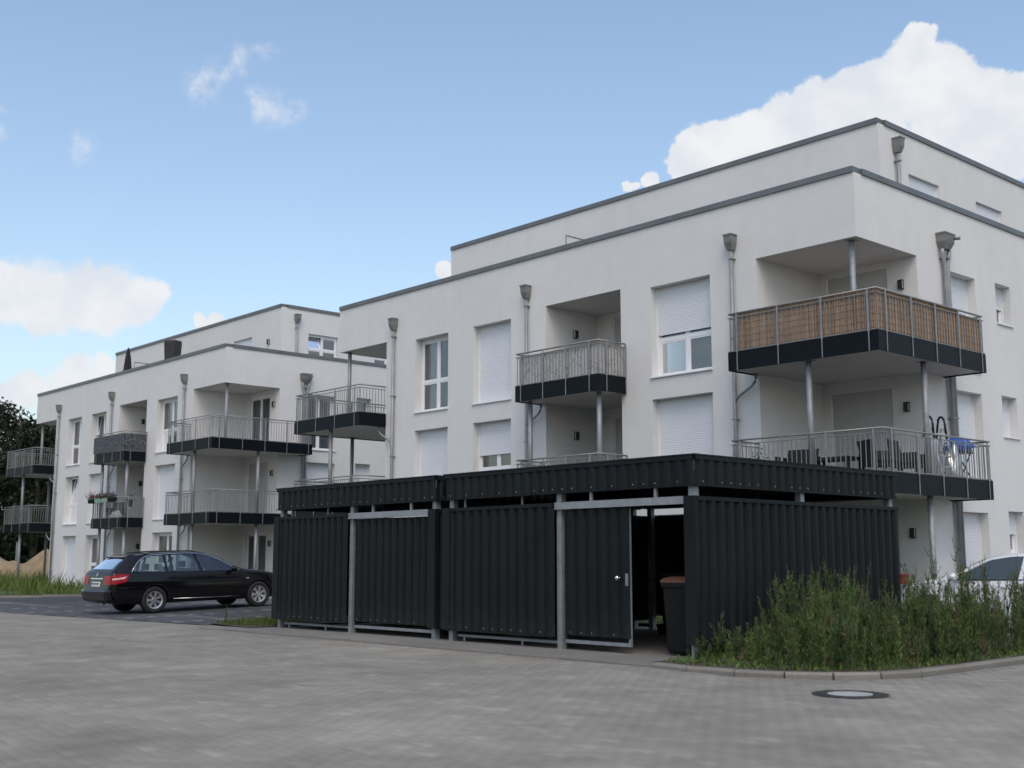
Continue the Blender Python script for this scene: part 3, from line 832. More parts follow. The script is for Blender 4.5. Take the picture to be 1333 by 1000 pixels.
    for zb in (5.45, 2.6):
        for u, t in ((-10.37, -9.72), (-3.27, -2.62), (-16.57, -17.2)):
            s = 1 if t > u else -1
            MB().tube([(t, -.16, zb+.03), (t, -.16, zb-.07), (t-.03*s, -.155, zb-.15), (t-.12*s, -.15, zb-.24), (u+.12*s, -.12, zb-.44), (u+.02*s, -.10, zb-.52)], .033, 8).build('branch_pipe', 'zinc', H, smooth=True)
    # terrace divider rail
    dv = MB(); 
    dv.tube([(-9.3, .42, 8.6), (-9.3, .42, 10.2)], .02, 6); dv.tube([(-9.3, .42, 10.2), (-9.3, 3.2, 10.2)], .024, 6); dv.tube([(-9.3, 1.8, 8.6), (-9.3, 1.8, 10.2)], .02, 6); dv.tube([(-9.3, .42, 9.4), (-9.3, 3.2, 9.4)], .012, 6)
    dv.build('terrace_rail', 'galv', H)
    return H

O_ = dict(style='open'); S_ = dict(style='shut'); T_ = dict(style='tilt')
cfg1 = dict(
    narrow=[S_, S_, dict(style='open', curtain='gap')],
    second=[S_, dict(style='shut', frac=.42, curtain='curtain_dark'), S_],
    wide=[S_, S_, dict(style='shut', frac=.54, curtain='curtain_dark')],
    side=[S_, S_, S_], small=[dict(style='shut', frac=.55, curtain=None), S_, dict(style='shut', frac=.58, curtain=None)],
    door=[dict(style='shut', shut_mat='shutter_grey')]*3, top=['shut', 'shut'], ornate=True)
cfg2 = dict(
    narrow=[S_, dict(style='tilt', curtain='curtain'), dict(style='open', curtain='curtain')],
    second=[dict(style='open', curtain='curtain_dark'), S_, dict(style='tilt', curtain='curtain_dark')],
    wide=[dict(style='open', curtain='curtain_dark'), S_, dict(style='open', curtain='gap')],
    side=[S_, S_, dict(style='open', curtain='curtain_dark')], small=[S_, S_, dict(style='open', curtain='curtain_dark')],
    door=[dict(style='open', curtain='curtain_dark'), dict(style='shut', shut_mat='shutter_grey'), dict(style='open', curtain='curtain_dark')], top=['tilt', 'open'])
H1P, H2P = (-13.66, 22.34, 0), (-42.55, 23.08, .09)
make_house('apartment_building', H1P, 'white flat-roofed apartment building right behind the dark sheds, with a reed-screened corner balcony', cfg1)
make_house('apartment_building', H2P, 'white flat-roofed apartment building behind the black car, with a flower-box balcony', cfg2)
h1 = lambda u, v, z: (H1P[0]+u, H1P[1]+v, H1P[2]+z)
h2 = lambda u, v, z: (H2P[0]+u, H2P[1]+v, H2P[2]+z)

# ------------------------------------------------------------------ bin sheds
PITCH_C = .207
def corrugated(name, pm, a0, a1, z0, z1, parent, mt='cladding', d=.044, trims=True, screws=True):
    """trapezoidal steel sheet standing upright: pm(along, outwards, z)"""
    m = MB(); n = max(1, round((a1-a0)/PITCH_C)); p = (a1-a0)/n
    prof = []
    for i in range(n):
        s = a0+i*p
        prof += [(s, 0), (s+p*.40, 0), (s+p*.54, d), (s+p*.86, d)]
    prof.append((a1, 0))
    for (sa, oa), (sb, ob) in zip(prof[:-1], prof[1:]):
        m.quad(pm(sa, oa, z0), pm(sb, ob, z0), pm(sb, ob, z1), pm(sa, oa, z1))
    o = m.build(name, mt, parent, recalc=False)
    sc = MB()
    if screws:
        for i in range(n):
            if i % 2 == 0 or rng.random() < .3:
                c = a0+(i+.7)*p
                for zz in (z0+.045,): sc.box(c-.008, c+.008, d, d+.006, zz-.008, zz+.008, pm)
        if sc.v: tag(sc.build('screws', 'galv', o), kind='stuff')
    if trims:
        MB().box(a0-.004, a1+.004, -.008, d+.006, z1-.005, z1+.05, pm).build('top_trim', mt, o)
        MB().box(a0-.004, a1+.004, -.01, d+.003, z0-.02, z0-.002, pm).build('bottom_trim', mt, o)
    return o
def make_shed(label, x0, x1, y0, y1, z0, door_open):
    S = empty('bin_shed', ((x0+x1)/2, y0, z0)); tag(S, label, 'shed', 'dark corrugated bin sheds')
    ox, oy, oz = (x0+x1)/2, y0, z0
    F_ = lambda a, b, z: (a-ox, -b, z)                      # front face
    Rt = lambda a, b, z: (x1-ox+b, a-oy, z)                 # right side
    Lt = lambda a, b, z: (x0-ox-b, a-oy, z)
    Bk = lambda a, b, z: (a-ox, y1-oy+b, z)
    xm = (x0+x1)/2
    # posts
    for x in (x0+.09, xm, x1-.09):
        for y in (y0+.09, y1-.09):
            MB().box(x-.05-ox, x+.05-ox, y-.05-oy, y+.05-oy, 0, 2.45).build('post', 'galv', S)
    for x in (x0+.09, x1-.09): MB().box(x-.05-ox, x+.05-ox, (y0+y1)/2-.05-oy, (y0+y1)/2+.05-oy, 0, 2.45).build('post', 'galv', S)
    # roof: deck, beams and the corrugated fascia band with a cap
    MB().box(x0+.06-ox, x1-.06-ox, .06, y1-y0-.06, 2.46, 2.52).build('roof_deck', 'cladding', S)
    for y in (y0+.09, (y0+y1)/2, y1-.09): MB().box(x0+.15-ox, x1-.15-ox, y-.03-oy, y+.03-oy, 2.3, 2.455).build('roof_beam', 'black', S)
    b0, b1 = 2.315, 2.66
    corrugated('fascia', F_, x0, x1, b0, b1, S, d=.032); corrugated('fascia', Rt, y0+.002, y1, b0, b1, S, d=.032); corrugated('fascia', Lt, y0+.002, y1, b0, b1, S, d=.032); corrugated('fascia', Bk, x0, x1, b0, b1, S, d=.032, screws=False)
    cp = MB(); e = .045
    cp.box(x0-e-ox, x1+e-ox, -e, .12, 2.711, 2.73); cap = cp.build('roof_cap', 'cladding', S)
    MB().box(x1-.12-ox, x1+e-ox, .121, y1-y0+e, 2.711, 2.7295).build('roof_cap', 'cladding', S); MB().box(x0-e-ox, x0+.12-ox, .121, y1-y0+e, 2.711, 2.7295).build('roof_cap', 'cladding', S)
    t, b = 2.11, .20
    corrugated('wall_panel', F_, x0, xm-.06, b, t, S)
    corrugated('wall_panel', Rt, y0+.0, y1-.02, b, t, S); corrugated('wall_panel', Lt, y0+.02, y1-.02, b, t, S); corrugated('wall_panel', Bk, x0, x1, b+.08, t, S, screws=False)
    # corner angles
    for x, s in ((x0, -1), (x1, 1)):
        MB().box(min(x-s*.15, x+s*.045)-ox, max(x-s*.15, x+s*.045)-ox, -.056, .03, b-.005, t+.055).build('corner_trim', 'cladding', S)
    # sliding door on a galvanised track
    MB().box(xm-.05-ox, x1-.16-ox, -.012, .028, 2.06, 2.165).build('door_track', 'galv', S)
    if door_open: d0, d1 = xm+.10, xm+.10+1.30
    else: d0, d1 = xm+.10, x1-.10
    D = corrugated('door', lambda a, bb, z: (a-ox, .06-bb, z), d0, d1, .22, 2.05, S, trims=False)
    fr = MB(); fr.box(d0-ox, d1-ox, .062, .10, .105, .155); fr.build('bottom_rail', 'galv', D)
    MB().box(d1-.045-ox, d1-ox, .066, .098, .157, 2.04).build('stile', 'galv' if door_open else 'cladding', D); MB().box(d0-ox, d0+.045-ox, .066, .098, .157, 2.04).build('stile', 'cladding', D)
    if door_open:
        k = MB(); kx = d1-.14-ox
        k.tube([(kx, .05, 1.06), (kx, -.03, 1.06)], .012, 8); k.tube([(kx, -.03, 1.06), (kx, -.045, 1.06), (kx, -.075, 1.06), (kx, -.085, 1.06)], [.015, .032, .032, .012], 12)
        k.build('door_knob', 'chrome', D, smooth=True)
        MB().box(d1-.05-ox, d1-.01-ox, .015, .035, .95, 1.12).build('lock_plate', 'galv', D)
    # feet rails under the fixed panel
    MB().box(x0+.2-ox, xm-.1-ox, .10, .14, .08, .12).build('floor_rail', 'galv', S)
    for x in (x0+.35, xm-.9): 
        MB().tube([(x-ox, .12, .12), (x-ox, .12, 0)], .022, 8).build('rail_foot', 'galv', S)
        MB().tube([(x-ox, .12, 2.13), (x-ox, .12, 2.31)], .022, 8).build('hanger', 'galv', S)
    for x in (xm+.7, x1-.7): MB().box(x-.02-ox, x+.02-ox, .0, .04, 2.166, 2.3).build('hanger', 'galv', S)
    return S
make_shed('dark corrugated steel bin shed with its sliding door pushed open', -15.60, -10.32, 12.62, 17.72, -.04, True)
make_shed('dark corrugated steel bin shed with its door closed, beside the grass verge', -20.93, -15.88, 12.62, 17.72, -.04, False)

def make_bin(loc, rz, lid, label):
    B = empty('wheelie_bin', loc, rz); tag(B, label, 'bin')
    def sec(z, w, d, yo=0): 
        r = .05; pts = []
        for cx, cy, a0 in ((w/2-r, d/2-r, 0), (-w/2+r, d/2-r, 90), (-w/2+r, -d/2+r, 180), (w/2-r, -d/2+r, 270)):
            for k in range(4): a = R(a0+k*30); pts.append((cx+r*math.cos(a), cy+r*math.sin(a)+yo, z))
        return pts
    MB().loft([sec(.03, .44, .50, -.02), sec(.06, .47, .54, -.02), sec(.55, .52, .62, 0), sec(.93, .56, .68, .01), sec(.932, .60, .74, .02), sec(.99, .60, .74, .02)]).build('body', 'plastic_dark', B, smooth=False)
    MB().loft([sec(.991, .61, .75, .02), sec(1.02, .61, .75, .02), sec(1.05, .55, .66, .02), sec(1.072, .40, .5, .02)]).build('lid', lid, B)
    for s in (-1, 1):
        o = MB().tube([(s*.20, .27, .1), (s*.26, .27, .1)], .1, 16).build('wheel', 'tyre', B, smooth=False)
    MB().tube([(-.24, .42, .985), (.24, .42, .985)], .018, 8).build('handle', 'plastic_dark', B)
make_bin((-10.92, 13.22, -.03), R(12), 'lid_brown', 'dark wheelie bin with a brown lid just inside the open shed door')
make_bin((-11.2, 16.2, -.03), R(90), 'lid_blue', 'wheelie bin with a blue lid deep inside the open shed')
make_bin((-12.9, 16.7, -.03), R(180), 'plastic_dark', 'all-dark wheelie bin against the back wall inside the open shed')
make_bin((-13.9, 16.6, -.03), R(170), 'lid_brown', 'wheelie bin with a brown lid against the back wall inside the open shed')

# ------------------------------------------------------------------ cars
def interp(tab, x): return float(np.interp(x, [t[0] for t in tab], [t[1] for t in tab]))
def smooth_tab(tab, n=60):
    """monotone-ish resample of a profile through Catmull-Rom"""
    xs = [t[0] for t in tab]; out = []
    P = [tab[0]]+list(tab)+[tab[-1]]
    for i in range(1, len(P)-2):
        for k in range(8):
            t = k/8; p0, p1, p2, p3 = P[i-1], P[i], P[i+1], P[i+2]
            f_ = lambda a, b, c, d: .5*((2*b)+(-a+c)*t+(2*a-5*b+4*c-d)*t*t+(-a+3*b-3*c+d)*t**3)
            out.append((p1[0]+(p2[0]-p1[0])*t, f_(p0[1], p1[1], p2[1], p3[1])))
    out.append(tab[-1]); return out
class Car:
    def __init__(s, spec): s.sp = spec
    def section(s, x):
        sp = s.sp
        zt = interp(sp['top_s'], x); zb = interp(sp['bottom'], x); w = interp(sp['width_s'], x); belt = interp(sp['belt'], x); wr = interp(sp['roofw'], x)
        t = min(1, max(0, (zt-belt-.02)/.25))
        bl = min(belt, zt-.035)
        mid = zb+(bl-zb)
        low = [(0, zb), (.55*w, zb), (.86*w, zb+.015), (.955*w, zb+.08), (.985*w, zb+.2), (w, zb+(bl-zb)*.48), (.995*w, zb+(bl-zb)*.70), (.975*w, zb+(bl-zb)*.80), (.965*w, zb+(bl-zb)*.88), (.93*w, bl)]
        up_g = [(.925*w, bl+.015), (.93*w*.6+wr*.4, belt+(zt-belt)*.36), (.93*w*.24+wr*.76, belt+(zt-belt)*.70), (wr, zt-.055), (wr*.90, zt-.018), (wr*.6, zt-.002), (wr*.3, zt+.006), (0, zt+.008)]
        up_h = [(.90*w, bl+.012), (.84*w, zt-.016), (.74*w, zt-.006), (.62*w, zt-.001), (.48*w, zt+.004), (.32*w, zt+.008), (.16*w, zt+.010), (0, zt+.011)]
        up = [(a[0]*t+b[0]*(1-t), a[1]*t+b[1]*(1-t)) for a, b in zip(up_g, up_h)]
        return low+up
    def body(s):
        sp = s.sp
        m = MB(); rings = []
        for x in sp['stations']:
            half = s.section(x)
            full = [(x, y, z) for y, z in half] + [(x, -y, z) for y, z in half[-2:0:-1]]
            rings.append(full)
        m.loft(rings, caps=True)
        return m
def make_car(name, label, spec, loc, rz, rx=0.):
    C = empty(name, loc, rz); C.rotation_euler = (0, rx, rz); tag(C, label, 'car')
    car = Car(spec); body = car.body().build('body', spec['paint'], C, smooth=True)
    bpy.context.view_layer.update()
    # wheel arches cut out of the shell
    cut = MB()
    for xw in spec['axles']:
        for sgn in (-1, 1):
            cut.tube([(xw, sgn*.62, spec['rw']), (xw, sgn*1.2, spec['rw'])], spec['arch'], 28)
    co = cut.build('arch_cutter', 'black')
    sub = body.modifiers.new('s', 'SUBSURF'); sub.levels = sub.render_levels = 2
    bo = body.modifiers.new('b', 'BOOLEAN'); bo.object = co; bo.operation = 'DIFFERENCE'; bo.solver = 'FAST'
    # bring the cutter into the car's frame
    co.parent = C
    bpy.context.view_layer.update()
    dg = bpy.context.evaluated_depsgraph_get()
    me = bpy.data.meshes.new_from_object(body.evaluated_get(dg))
    body.modifiers.clear(); body.data = me
    me.materials.clear(); me.materials.append(MAT[spec['paint']]); me.materials.append(MAT['trim_black'])
    for p in me.polygons:
        p.material_index = 0; p.use_smooth = True
        c = p.center
        for xw in spec['axles']:
            if abs(math.hypot(c.x-xw, c.z-spec['rw'])-spec['arch']) < .012 or (math.hypot(c.x-xw, c.z-spec['rw']) < spec['arch']-.005): p.material_index = 1; p.use_smooth = False
    bpy.data.objects.remove(co)
    bm = bmesh.new(); bm.from_mesh(me); tree = BVHTree.FromBMesh(bm); bm.free()
    def hit_side(x, z, sgn, off=.006):
        h = tree.ray_cast(Vector((x, sgn*2, z)), Vector((0, -sgn, 0)))
        if h[0] is None: return Vector((x, sgn*.6, z))
        return h[0]+h[1]*off if h[1].dot(Vector((0, sgn, 0))) > 0 else h[0]-h[1]*off
    def hit_end(y, z, sgn, off=.006):
        h = tree.ray_cast(Vector((sgn*8, y, z)), Vector((-sgn, 0, 0)))
        if h[0] is None: return Vector((0, y, z))
        n = h[1] if h[1].dot(Vector((sgn, 0, 0))) > 0 else -h[1]
        return h[0]+n*off
    def patch(poly, proj, name_, mt, parent, nu=14, nv=8, off=.006):
        """fill a four-sided outline given as (bottom polyline, top polyline) and press it on the body"""
        bot, top = poly
        def along(pl, t):
            ls = [math.dist(a, b) for a, b in zip(pl[:-1], pl[1:])]; tot = sum(ls); d = t*tot
            for (a, b), l in zip(zip(pl[:-1], pl[1:]), ls):
                if d <= l+1e-9: k = d/l if l else 0; return (a[0]+(b[0]-a[0])*k, a[1]+(b[1]-a[1])*k)
                d -= l
            return pl[-1]
        m = MB(); g = []
        for j in range(nv+1):
            row = []
            for i in range(nu+1):
                a, b = along(bot, i/nu), along(top, i/nu); t = j/nv
                row.append(proj(a[0]+(b[0]-a[0])*t, a[1]+(b[1]-a[1])*t, off))
            g.append(row)
        for j in range(nv):
            for i in range(nu): m.quad(g[j][i], g[j][i+1], g[j+1][i+1], g[j+1][i])
        return m.build(name_, mt, parent, smooth=True, recalc=False)
    # open the shell behind the panes and furnish the inside
    wpolys = [p[0]+p[1][::-1] for _, p in spec['side_windows']] if 'pane' not in spec else []
    rpolys = [p[0]+p[1][::-1] for nm, p, _ in spec['rear'] if nm == 'rear_window']; fpolys = [p[0]+p[1][::-1] for nm, p, _ in spec['front'] if nm == 'windscreen']
    def inside(poly, x, z):
        mx_, mz_ = sum(p[0] for p in poly)/len(poly), sum(p[1] for p in poly)/len(poly); x, z = mx_+(x-mx_)/1.07, mz_+(z-mz_)/1.07
        c = False; j = len(poly)-1
        for i in range(len(poly)):
            (xi, zi), (xj, zj) = poly[i], poly[j]
            if (zi > z) != (zj > z) and x < (xj-xi)*(z-zi)/(zj-zi)+xi: c = not c
            j = i
        return c
    bm = bmesh.new(); bm.from_mesh(me); kill = []
    for f in bm.faces:
        nrm = f.normal; vs = [v.co for v in f.verts]
        if abs(nrm.y) > .3 and any(all(inside(p, v.x, v.z) for v in vs) for p in wpolys): kill.append(f)
        elif nrm.x < -.2 and any(all(inside(p, v.y, v.z) for v in vs) for p in rpolys): kill.append(f)
        elif nrm.x > .2 and any(all(inside(p, v.y, v.z) for v in vs) for p in fpolys): kill.append(f)
    bmesh.ops.delete(bm, geom=kill, context='FACES'); bm.to_mesh(me); bm.free()
    for xs_, hb in spec['seats']:
        for y in (-.36, .36):
            MB().loft([[(xs_+a+o, y+b, z) for a, b in ((-.06, -.23), (.06, -.23), (.06, .23), (-.06, .23))] for z, o in ((.40, .12), (.75, .03), (hb-.12, -.06))]).build('seat_back', 'seat', C)
            MB().loft([[(xs_+a-.08, y+b*s_, z) for a, b in ((-.045, -.13), (.045, -.13), (.045, .13), (-.045, .13))] for z, s_ in ((hb-.10, .9), (hb-.03, 1), (hb+.06, .85))]).build('headrest', 'seat', C)
    MB().box(spec['dash'], spec['dash']+.3, -.68, .68, .80, .93).build('dashboard', 'trim_black', C)
    for sgn in (-1, 1):
        pr = lambda x, z, off, sgn=sgn: hit_side(x, z, sgn, off)
        for nm, poly in spec['side_windows']: patch(poly, pr, nm, spec.get('pane', 'car_glass'), C)
        for pl, r, mt in spec['trims']:
            pts = [hit_side(x, z, sgn, .006) for x, z in pl]
            MB().tube(pts, r, 5).build('trim_strip', mt, C, smooth=True)
        for x, z in spec['handles']:
            p = [hit_side(x+dx, z, sgn, o) for dx, o in ((-.10, .004), (-.07, .03), (.07, .03), (.10, .004))]
            MB().tube(p, .013, 6).build('door_handle', spec['handle_mat'], C, smooth=True)
        # mirror
        mx, mz = spec['mirror']; base = hit_side(mx, mz-.03, sgn, 0)
        mm = MB(); rings = []
        for f_, sc_ in ((-.075, .35), (-.06, .8), (-.02, 1), (.03, .95), (.075, .55)):
            rings.append([(base.x+f_, base.y+sgn*(.15)+.115*sc_*math.cos(t), base.z+.05+.075*sc_*math.sin(t)) for t in [2*math.pi*k/12 for k in range(12)]])
        mm.loft(rings); mo = mm.build('mirror', spec['paint'], C, smooth=True)
        MB().tube([base-Vector((0, sgn*.03, 0)), base+Vector((0, sgn*.1, .03))], .02, 6).build('mirror_arm', 'trim_black', mo)
    for nm, poly, mt in spec['rear']: patch(poly, lambda y, z, off: hit_end(y, z, -1, off), nm, mt, C, off=.007)
    for nm, poly, mt in spec['front']: patch(poly, lambda y, z, off: hit_end(y, z, 1, off), nm, mt, C, off=.007)
    for sgn in (-1, 1):
        for nm, poly, mt, off in spec['side_lamps']: patch(poly, lambda x, z, o, sgn=sgn: hit_side(x, z, sgn, o), nm, mt, C, off=off)
    # wheels
    rw = spec['rw']
    n = 32
    prof = [(-.10, rw-.11), (-.115, rw-.06), (-.105, rw-.012), (-.07, rw), (.07, rw), (.105, rw-.012), (.115, rw-.06), (.10, rw-.11), (.09, rw-.125)]
    tm = MB().loft([[(r*math.cos(2*math.pi*k/n), y, r*math.sin(2*math.pi*k/n)) for k in range(n)] for y, r in prof], caps=False).mesh('tyre', 'tyre', smooth=True)
    rr = rw-.115
    rm = MB()
    rm.loft([[(r*math.cos(2*math.pi*k/n), y, r*math.sin(2*math.pi*k/n)) for k in range(n)] for y, r in ((.085, rr+.006), (.098, rr), (.09, rr-.022), (.02, rr-.03))], caps=False)
    for k in range(14):
        a = 2*math.pi*(k//2)/7 + (-.13 if k % 2 else .13); a0 = 2*math.pi*(k//2)/7+(-.06 if k % 2 else .06)
        p0 = Vector((math.cos(a0)*.05, .075, math.sin(a0)*.05)); p1 = Vector((math.cos(a)*(rr-.012), .088, math.sin(a)*(rr-.012)))
        d = (p1-p0).normalized(); sd = d.cross(Vector((0, 1, 0))).normalized()
        w0, w1 = .016, .021
        q = [p0-sd*w0, p0+sd*w0, p1+sd*w1, p1-sd*w1]
        i = len(rm.v); rm.v += [tuple(x) for x in q]+[tuple(x-Vector((0, .03, 0))) for x in q]
        rm.f += [(i, i+1, i+2, i+3), (i, i+4, i+5, i+1), (i+2, i+6, i+7, i+3), (i+1, i+5, i+6, i+2), (i+3, i+7, i+4, i)]; rm.m += [0]*5
    rm.tube([(0, .05, 0), (0, .092, 0)], .055, 16)
    rimm = rm.mesh('rim', 'rim', recalc=True)
    bk = MB().loft([[(r*math.cos(2*math.pi*k/n), y, r*math.sin(2*math.pi*k/n)) for k in range(n)] for y, r in ((.03, rr+.01), (.032, .01))], caps=False).mesh('brake_back', 'trim_black')
    for xw in spec['axles']:
        for sgn in (-1, 1):
            wo = put('wheel', tm, C, (xw, sgn*(spec['track']), rw), 0 if sgn > 0 else math.pi)
            put('rim', rimm, wo); put('wheel_back', bk, wo)
    return C, hit_side, hit_end

def car_win_mat():
    m = bpy.data.materials.new('car_window'); m.use_nodes = True
    b = m.node_tree.nodes['Principled BSDF']
    b.inputs['Base Color'].default_value = (.035, .045, .042, 1); b.inputs['Roughness'].default_value = .03; b.inputs['Specular IOR Level'].default_value = 1.0
    b.inputs['Coat Weight'].default_value = 1; b.inputs['Coat IOR'].default_value = 1.4; b.inputs['Coat Roughness'].default_value = .01
    MAT['car_window'] = m
car_win_mat()

def sm(tab): return smooth_tab(tab)
wagon = dict(seats=((1.55, 1.12), (2.55, 1.16)), dash=3.2, paint='car_black', handle_mat='car_black', rw=.325, arch=.365, track=.80, axles=(1.13, 4.0),
    top_s=sm([(0, .60), (.03, .70), (.08, .98), (.16, 1.08), (.45, 1.30), (.72, 1.425), (1.1, 1.455), (1.8, 1.478), (2.4, 1.462), (2.85, 1.38), (3.2, 1.22), (3.6, 1.02), (3.72, .985), (4.1, .95), (4.5, .875), (4.75, .77), (4.84, .64), (4.87, .55)]),
    bottom=[(0, .36), (.15, .27), (.6, .22), (4.3, .20), (4.75, .22), (4.87, .36)],
    width_s=sm([(0, .70), (.05, .80), (.15, .862), (.5, .905), (1.2, .925), (3, .925), (4.0, .915), (4.45, .87), (4.7, .76), (4.82, .62), (4.87, .45)]),
    belt=[(0, 1.0), (.5, 1.0), (1.5, .975), (3.0, .935), (3.7, .93), (4.87, .80)],
    roofw=[(0, .72), (.16, .70), (.7, .62), (1.5, .625), (2.4, .61), (3.0, .62), (3.7, .72), (4.9, .6)],
    stations=[0, .012, .03, .05, .08, .12, .17, .25, .36, .5, .62, .72, .85, 1.0, 1.25, 1.5, 1.8, 2.1, 2.4, 2.6, 2.85, 3.05, 3.25, 3.45, 3.6, 3.7, 3.8, 4.0, 4.2, 4.4, 4.55, 4.66, 4.75, 4.8, 4.84, 4.86, 4.87],
    side_windows=[
        ('quarter_window', ([(.60, 1.015), (1.0, 1.005), (1.42, .998)], [(.86, 1.30), (1.1, 1.368), (1.42, 1.385)])),
        ('quarter_window', ([(1.50, .995), (1.62, .992)], [(1.50, 1.386), (1.60, 1.388)])),
        ('door_window', ([(1.66, .99), (2.0, .984), (2.36, .975)], [(1.63, 1.390), (1.95, 1.398), (2.24, 1.395)])),
        ('door_window', ([(2.44, .973), (2.9, .962), (3.42, .957)], [(2.33, 1.392), (2.55, 1.372), (2.85, 1.285), (3.36, .985)]))],
    trims=[([(.56, 1.01), (.66, 1.13), (.80, 1.27), (.95, 1.355), (1.15, 1.398), (1.6, 1.418), (2.1, 1.422), (2.42, 1.408), (2.65, 1.362), (2.95, 1.25), (3.3, 1.05), (3.46, .96)], .011, 'chrome'),
           ([(1.62, .335), (2.5, .318), (3.5, .312)], .008, 'chrome'),
           ([(.22, .64), (.5, .645), (.74, .645)], .006, 'trim_black')],
    handles=[(1.58, .86), (2.62, .845)], mirror=(3.22, .985),
    rear=[('rear_window', ([(-.56, 1.09), (0, 1.085), (.56, 1.09)], [(-.48, 1.37), (0, 1.385), (.48, 1.37)]), 'car_glass'),
          ('number_plate', ([(-.26, .685), (.26, .685)], [(-.26, .795), (.26, .795)]), 'plate'),
          ('boot_strip', ([(-.36, .86), (.36, .86)], [(-.36, .882), (.36, .882)]), 'chrome'),
          ('tail_lamp', ([(.46, .74), (.79, .73)], [(.42, .93), (.79, .945)]), 'red_lens'), ('tail_lamp', ([(-.79, .73), (-.46, .74)], [(-.79, .945), (-.42, .93)]), 'red_lens')],
    front=[('grille', ([(-.38, .5), (.38, .5)], [(-.38, .70), (.38, .70)]), 'trim_black')],
    side_lamps=[('tail_lamp', ([(.06, .735), (.20, .74), (.40, .78)], [(.11, .95), (.28, .975), (.50, .955)]), 'red_lens', .009),
                ('reversing_lamp', ([(.09, .835), (.22, .845), (.36, .855)], [(.10, .875), (.24, .885), (.44, .915)]), 'red_lens_light', .013),
                ('side_repeater', ([(3.62, .742), (3.70, .742)], [(3.63, .755), (3.72, .755)]), 'red_lens_light', .006)])
# heading +y, nose a little up the slope
C1, hs, he = make_car('parked_car', 'black estate car with chrome window trim parked in front of the farther building', wagon, (-28.68, 12.27, -.036), R(90))
C1.rotation_euler = (0, -math.atan2(.095, 2.87), R(90))
for s in (-1, 1):
    MB().tube([hs(.95, 1.405, s, .0)+Vector((0, -s*.03, .01)), Vector((1.12, s*.575, 1.462)), Vector((1.6, s*.575, 1.488)), Vector((2.2, s*.57, 1.484)), Vector((2.62, s*.565, 1.40))], .015, 6).build('roof_rail', 'trim_black', C1, smooth=True)
MB().loft([[(x, y, z) for y, z in ((-.52, z0), (.52, z0), (.5, z0+.022), (-.5, z0+.022))] for x, z0 in ((.50, 1.352), (.62, 1.385), (.78, 1.415))]).build('roof_spoiler', 'car_black', C1)
pb = he(.24, .74, -1, .010)
MB().box(pb.x-.006, pb.x, .225, .26, .687, .793).build('plate_band', 'plate_blue', C1)
for k, y in enumerate((.17, .12, .05, .01, -.07, -.115, -.16)):
    p = he(y, .74, -1, .010); MB().box(p.x-.004, p.x, y-.015, y+.012, .712, .772).build('plate_mark', 'plate_ink', C1)
st = he(0, .955, -1, .012)
em_ = MB(); em_.tube([(st.x, .055*math.cos(t), .965+.055*math.sin(t)) for t in [2*math.pi*k/20 for k in range(21)]], .006, 5, caps=False)
for k in range(3): a = R(90+120*k); em_.tube([(st.x, 0, .965), (st.x, .052*math.cos(a), .965+.052*math.sin(a))], [.010, .003], 5)
em_.build('emblem', 'chrome', C1)
bp_ = MB(); ys = np.linspace(-.86, .86, 15)
for z0, z1, o0, o1 in ((.33, .38, -.01, .03), (.38, .56, .03, .035), (.56, .60, .035, .0)):
    for y0, y1 in zip(ys[:-1], ys[1:]):
        q = []
        for y, z, o in ((y0, z0, o0), (y1, z0, o0), (y1, z1, o1), (y0, z1, o1)):
            p = he(np.clip(y, -.80, .80), max(z, .42), -1, 0.); q.append((p.x-o, y, z))
        bp_.quad(*q)
bp_.build('rear_bumper', 'car_black', C1, smooth=True)
MB().tube([(.05, -.5, .27), (-.01, -.5, .265)], .035, 8).build('exhaust', 'chrome', C1)

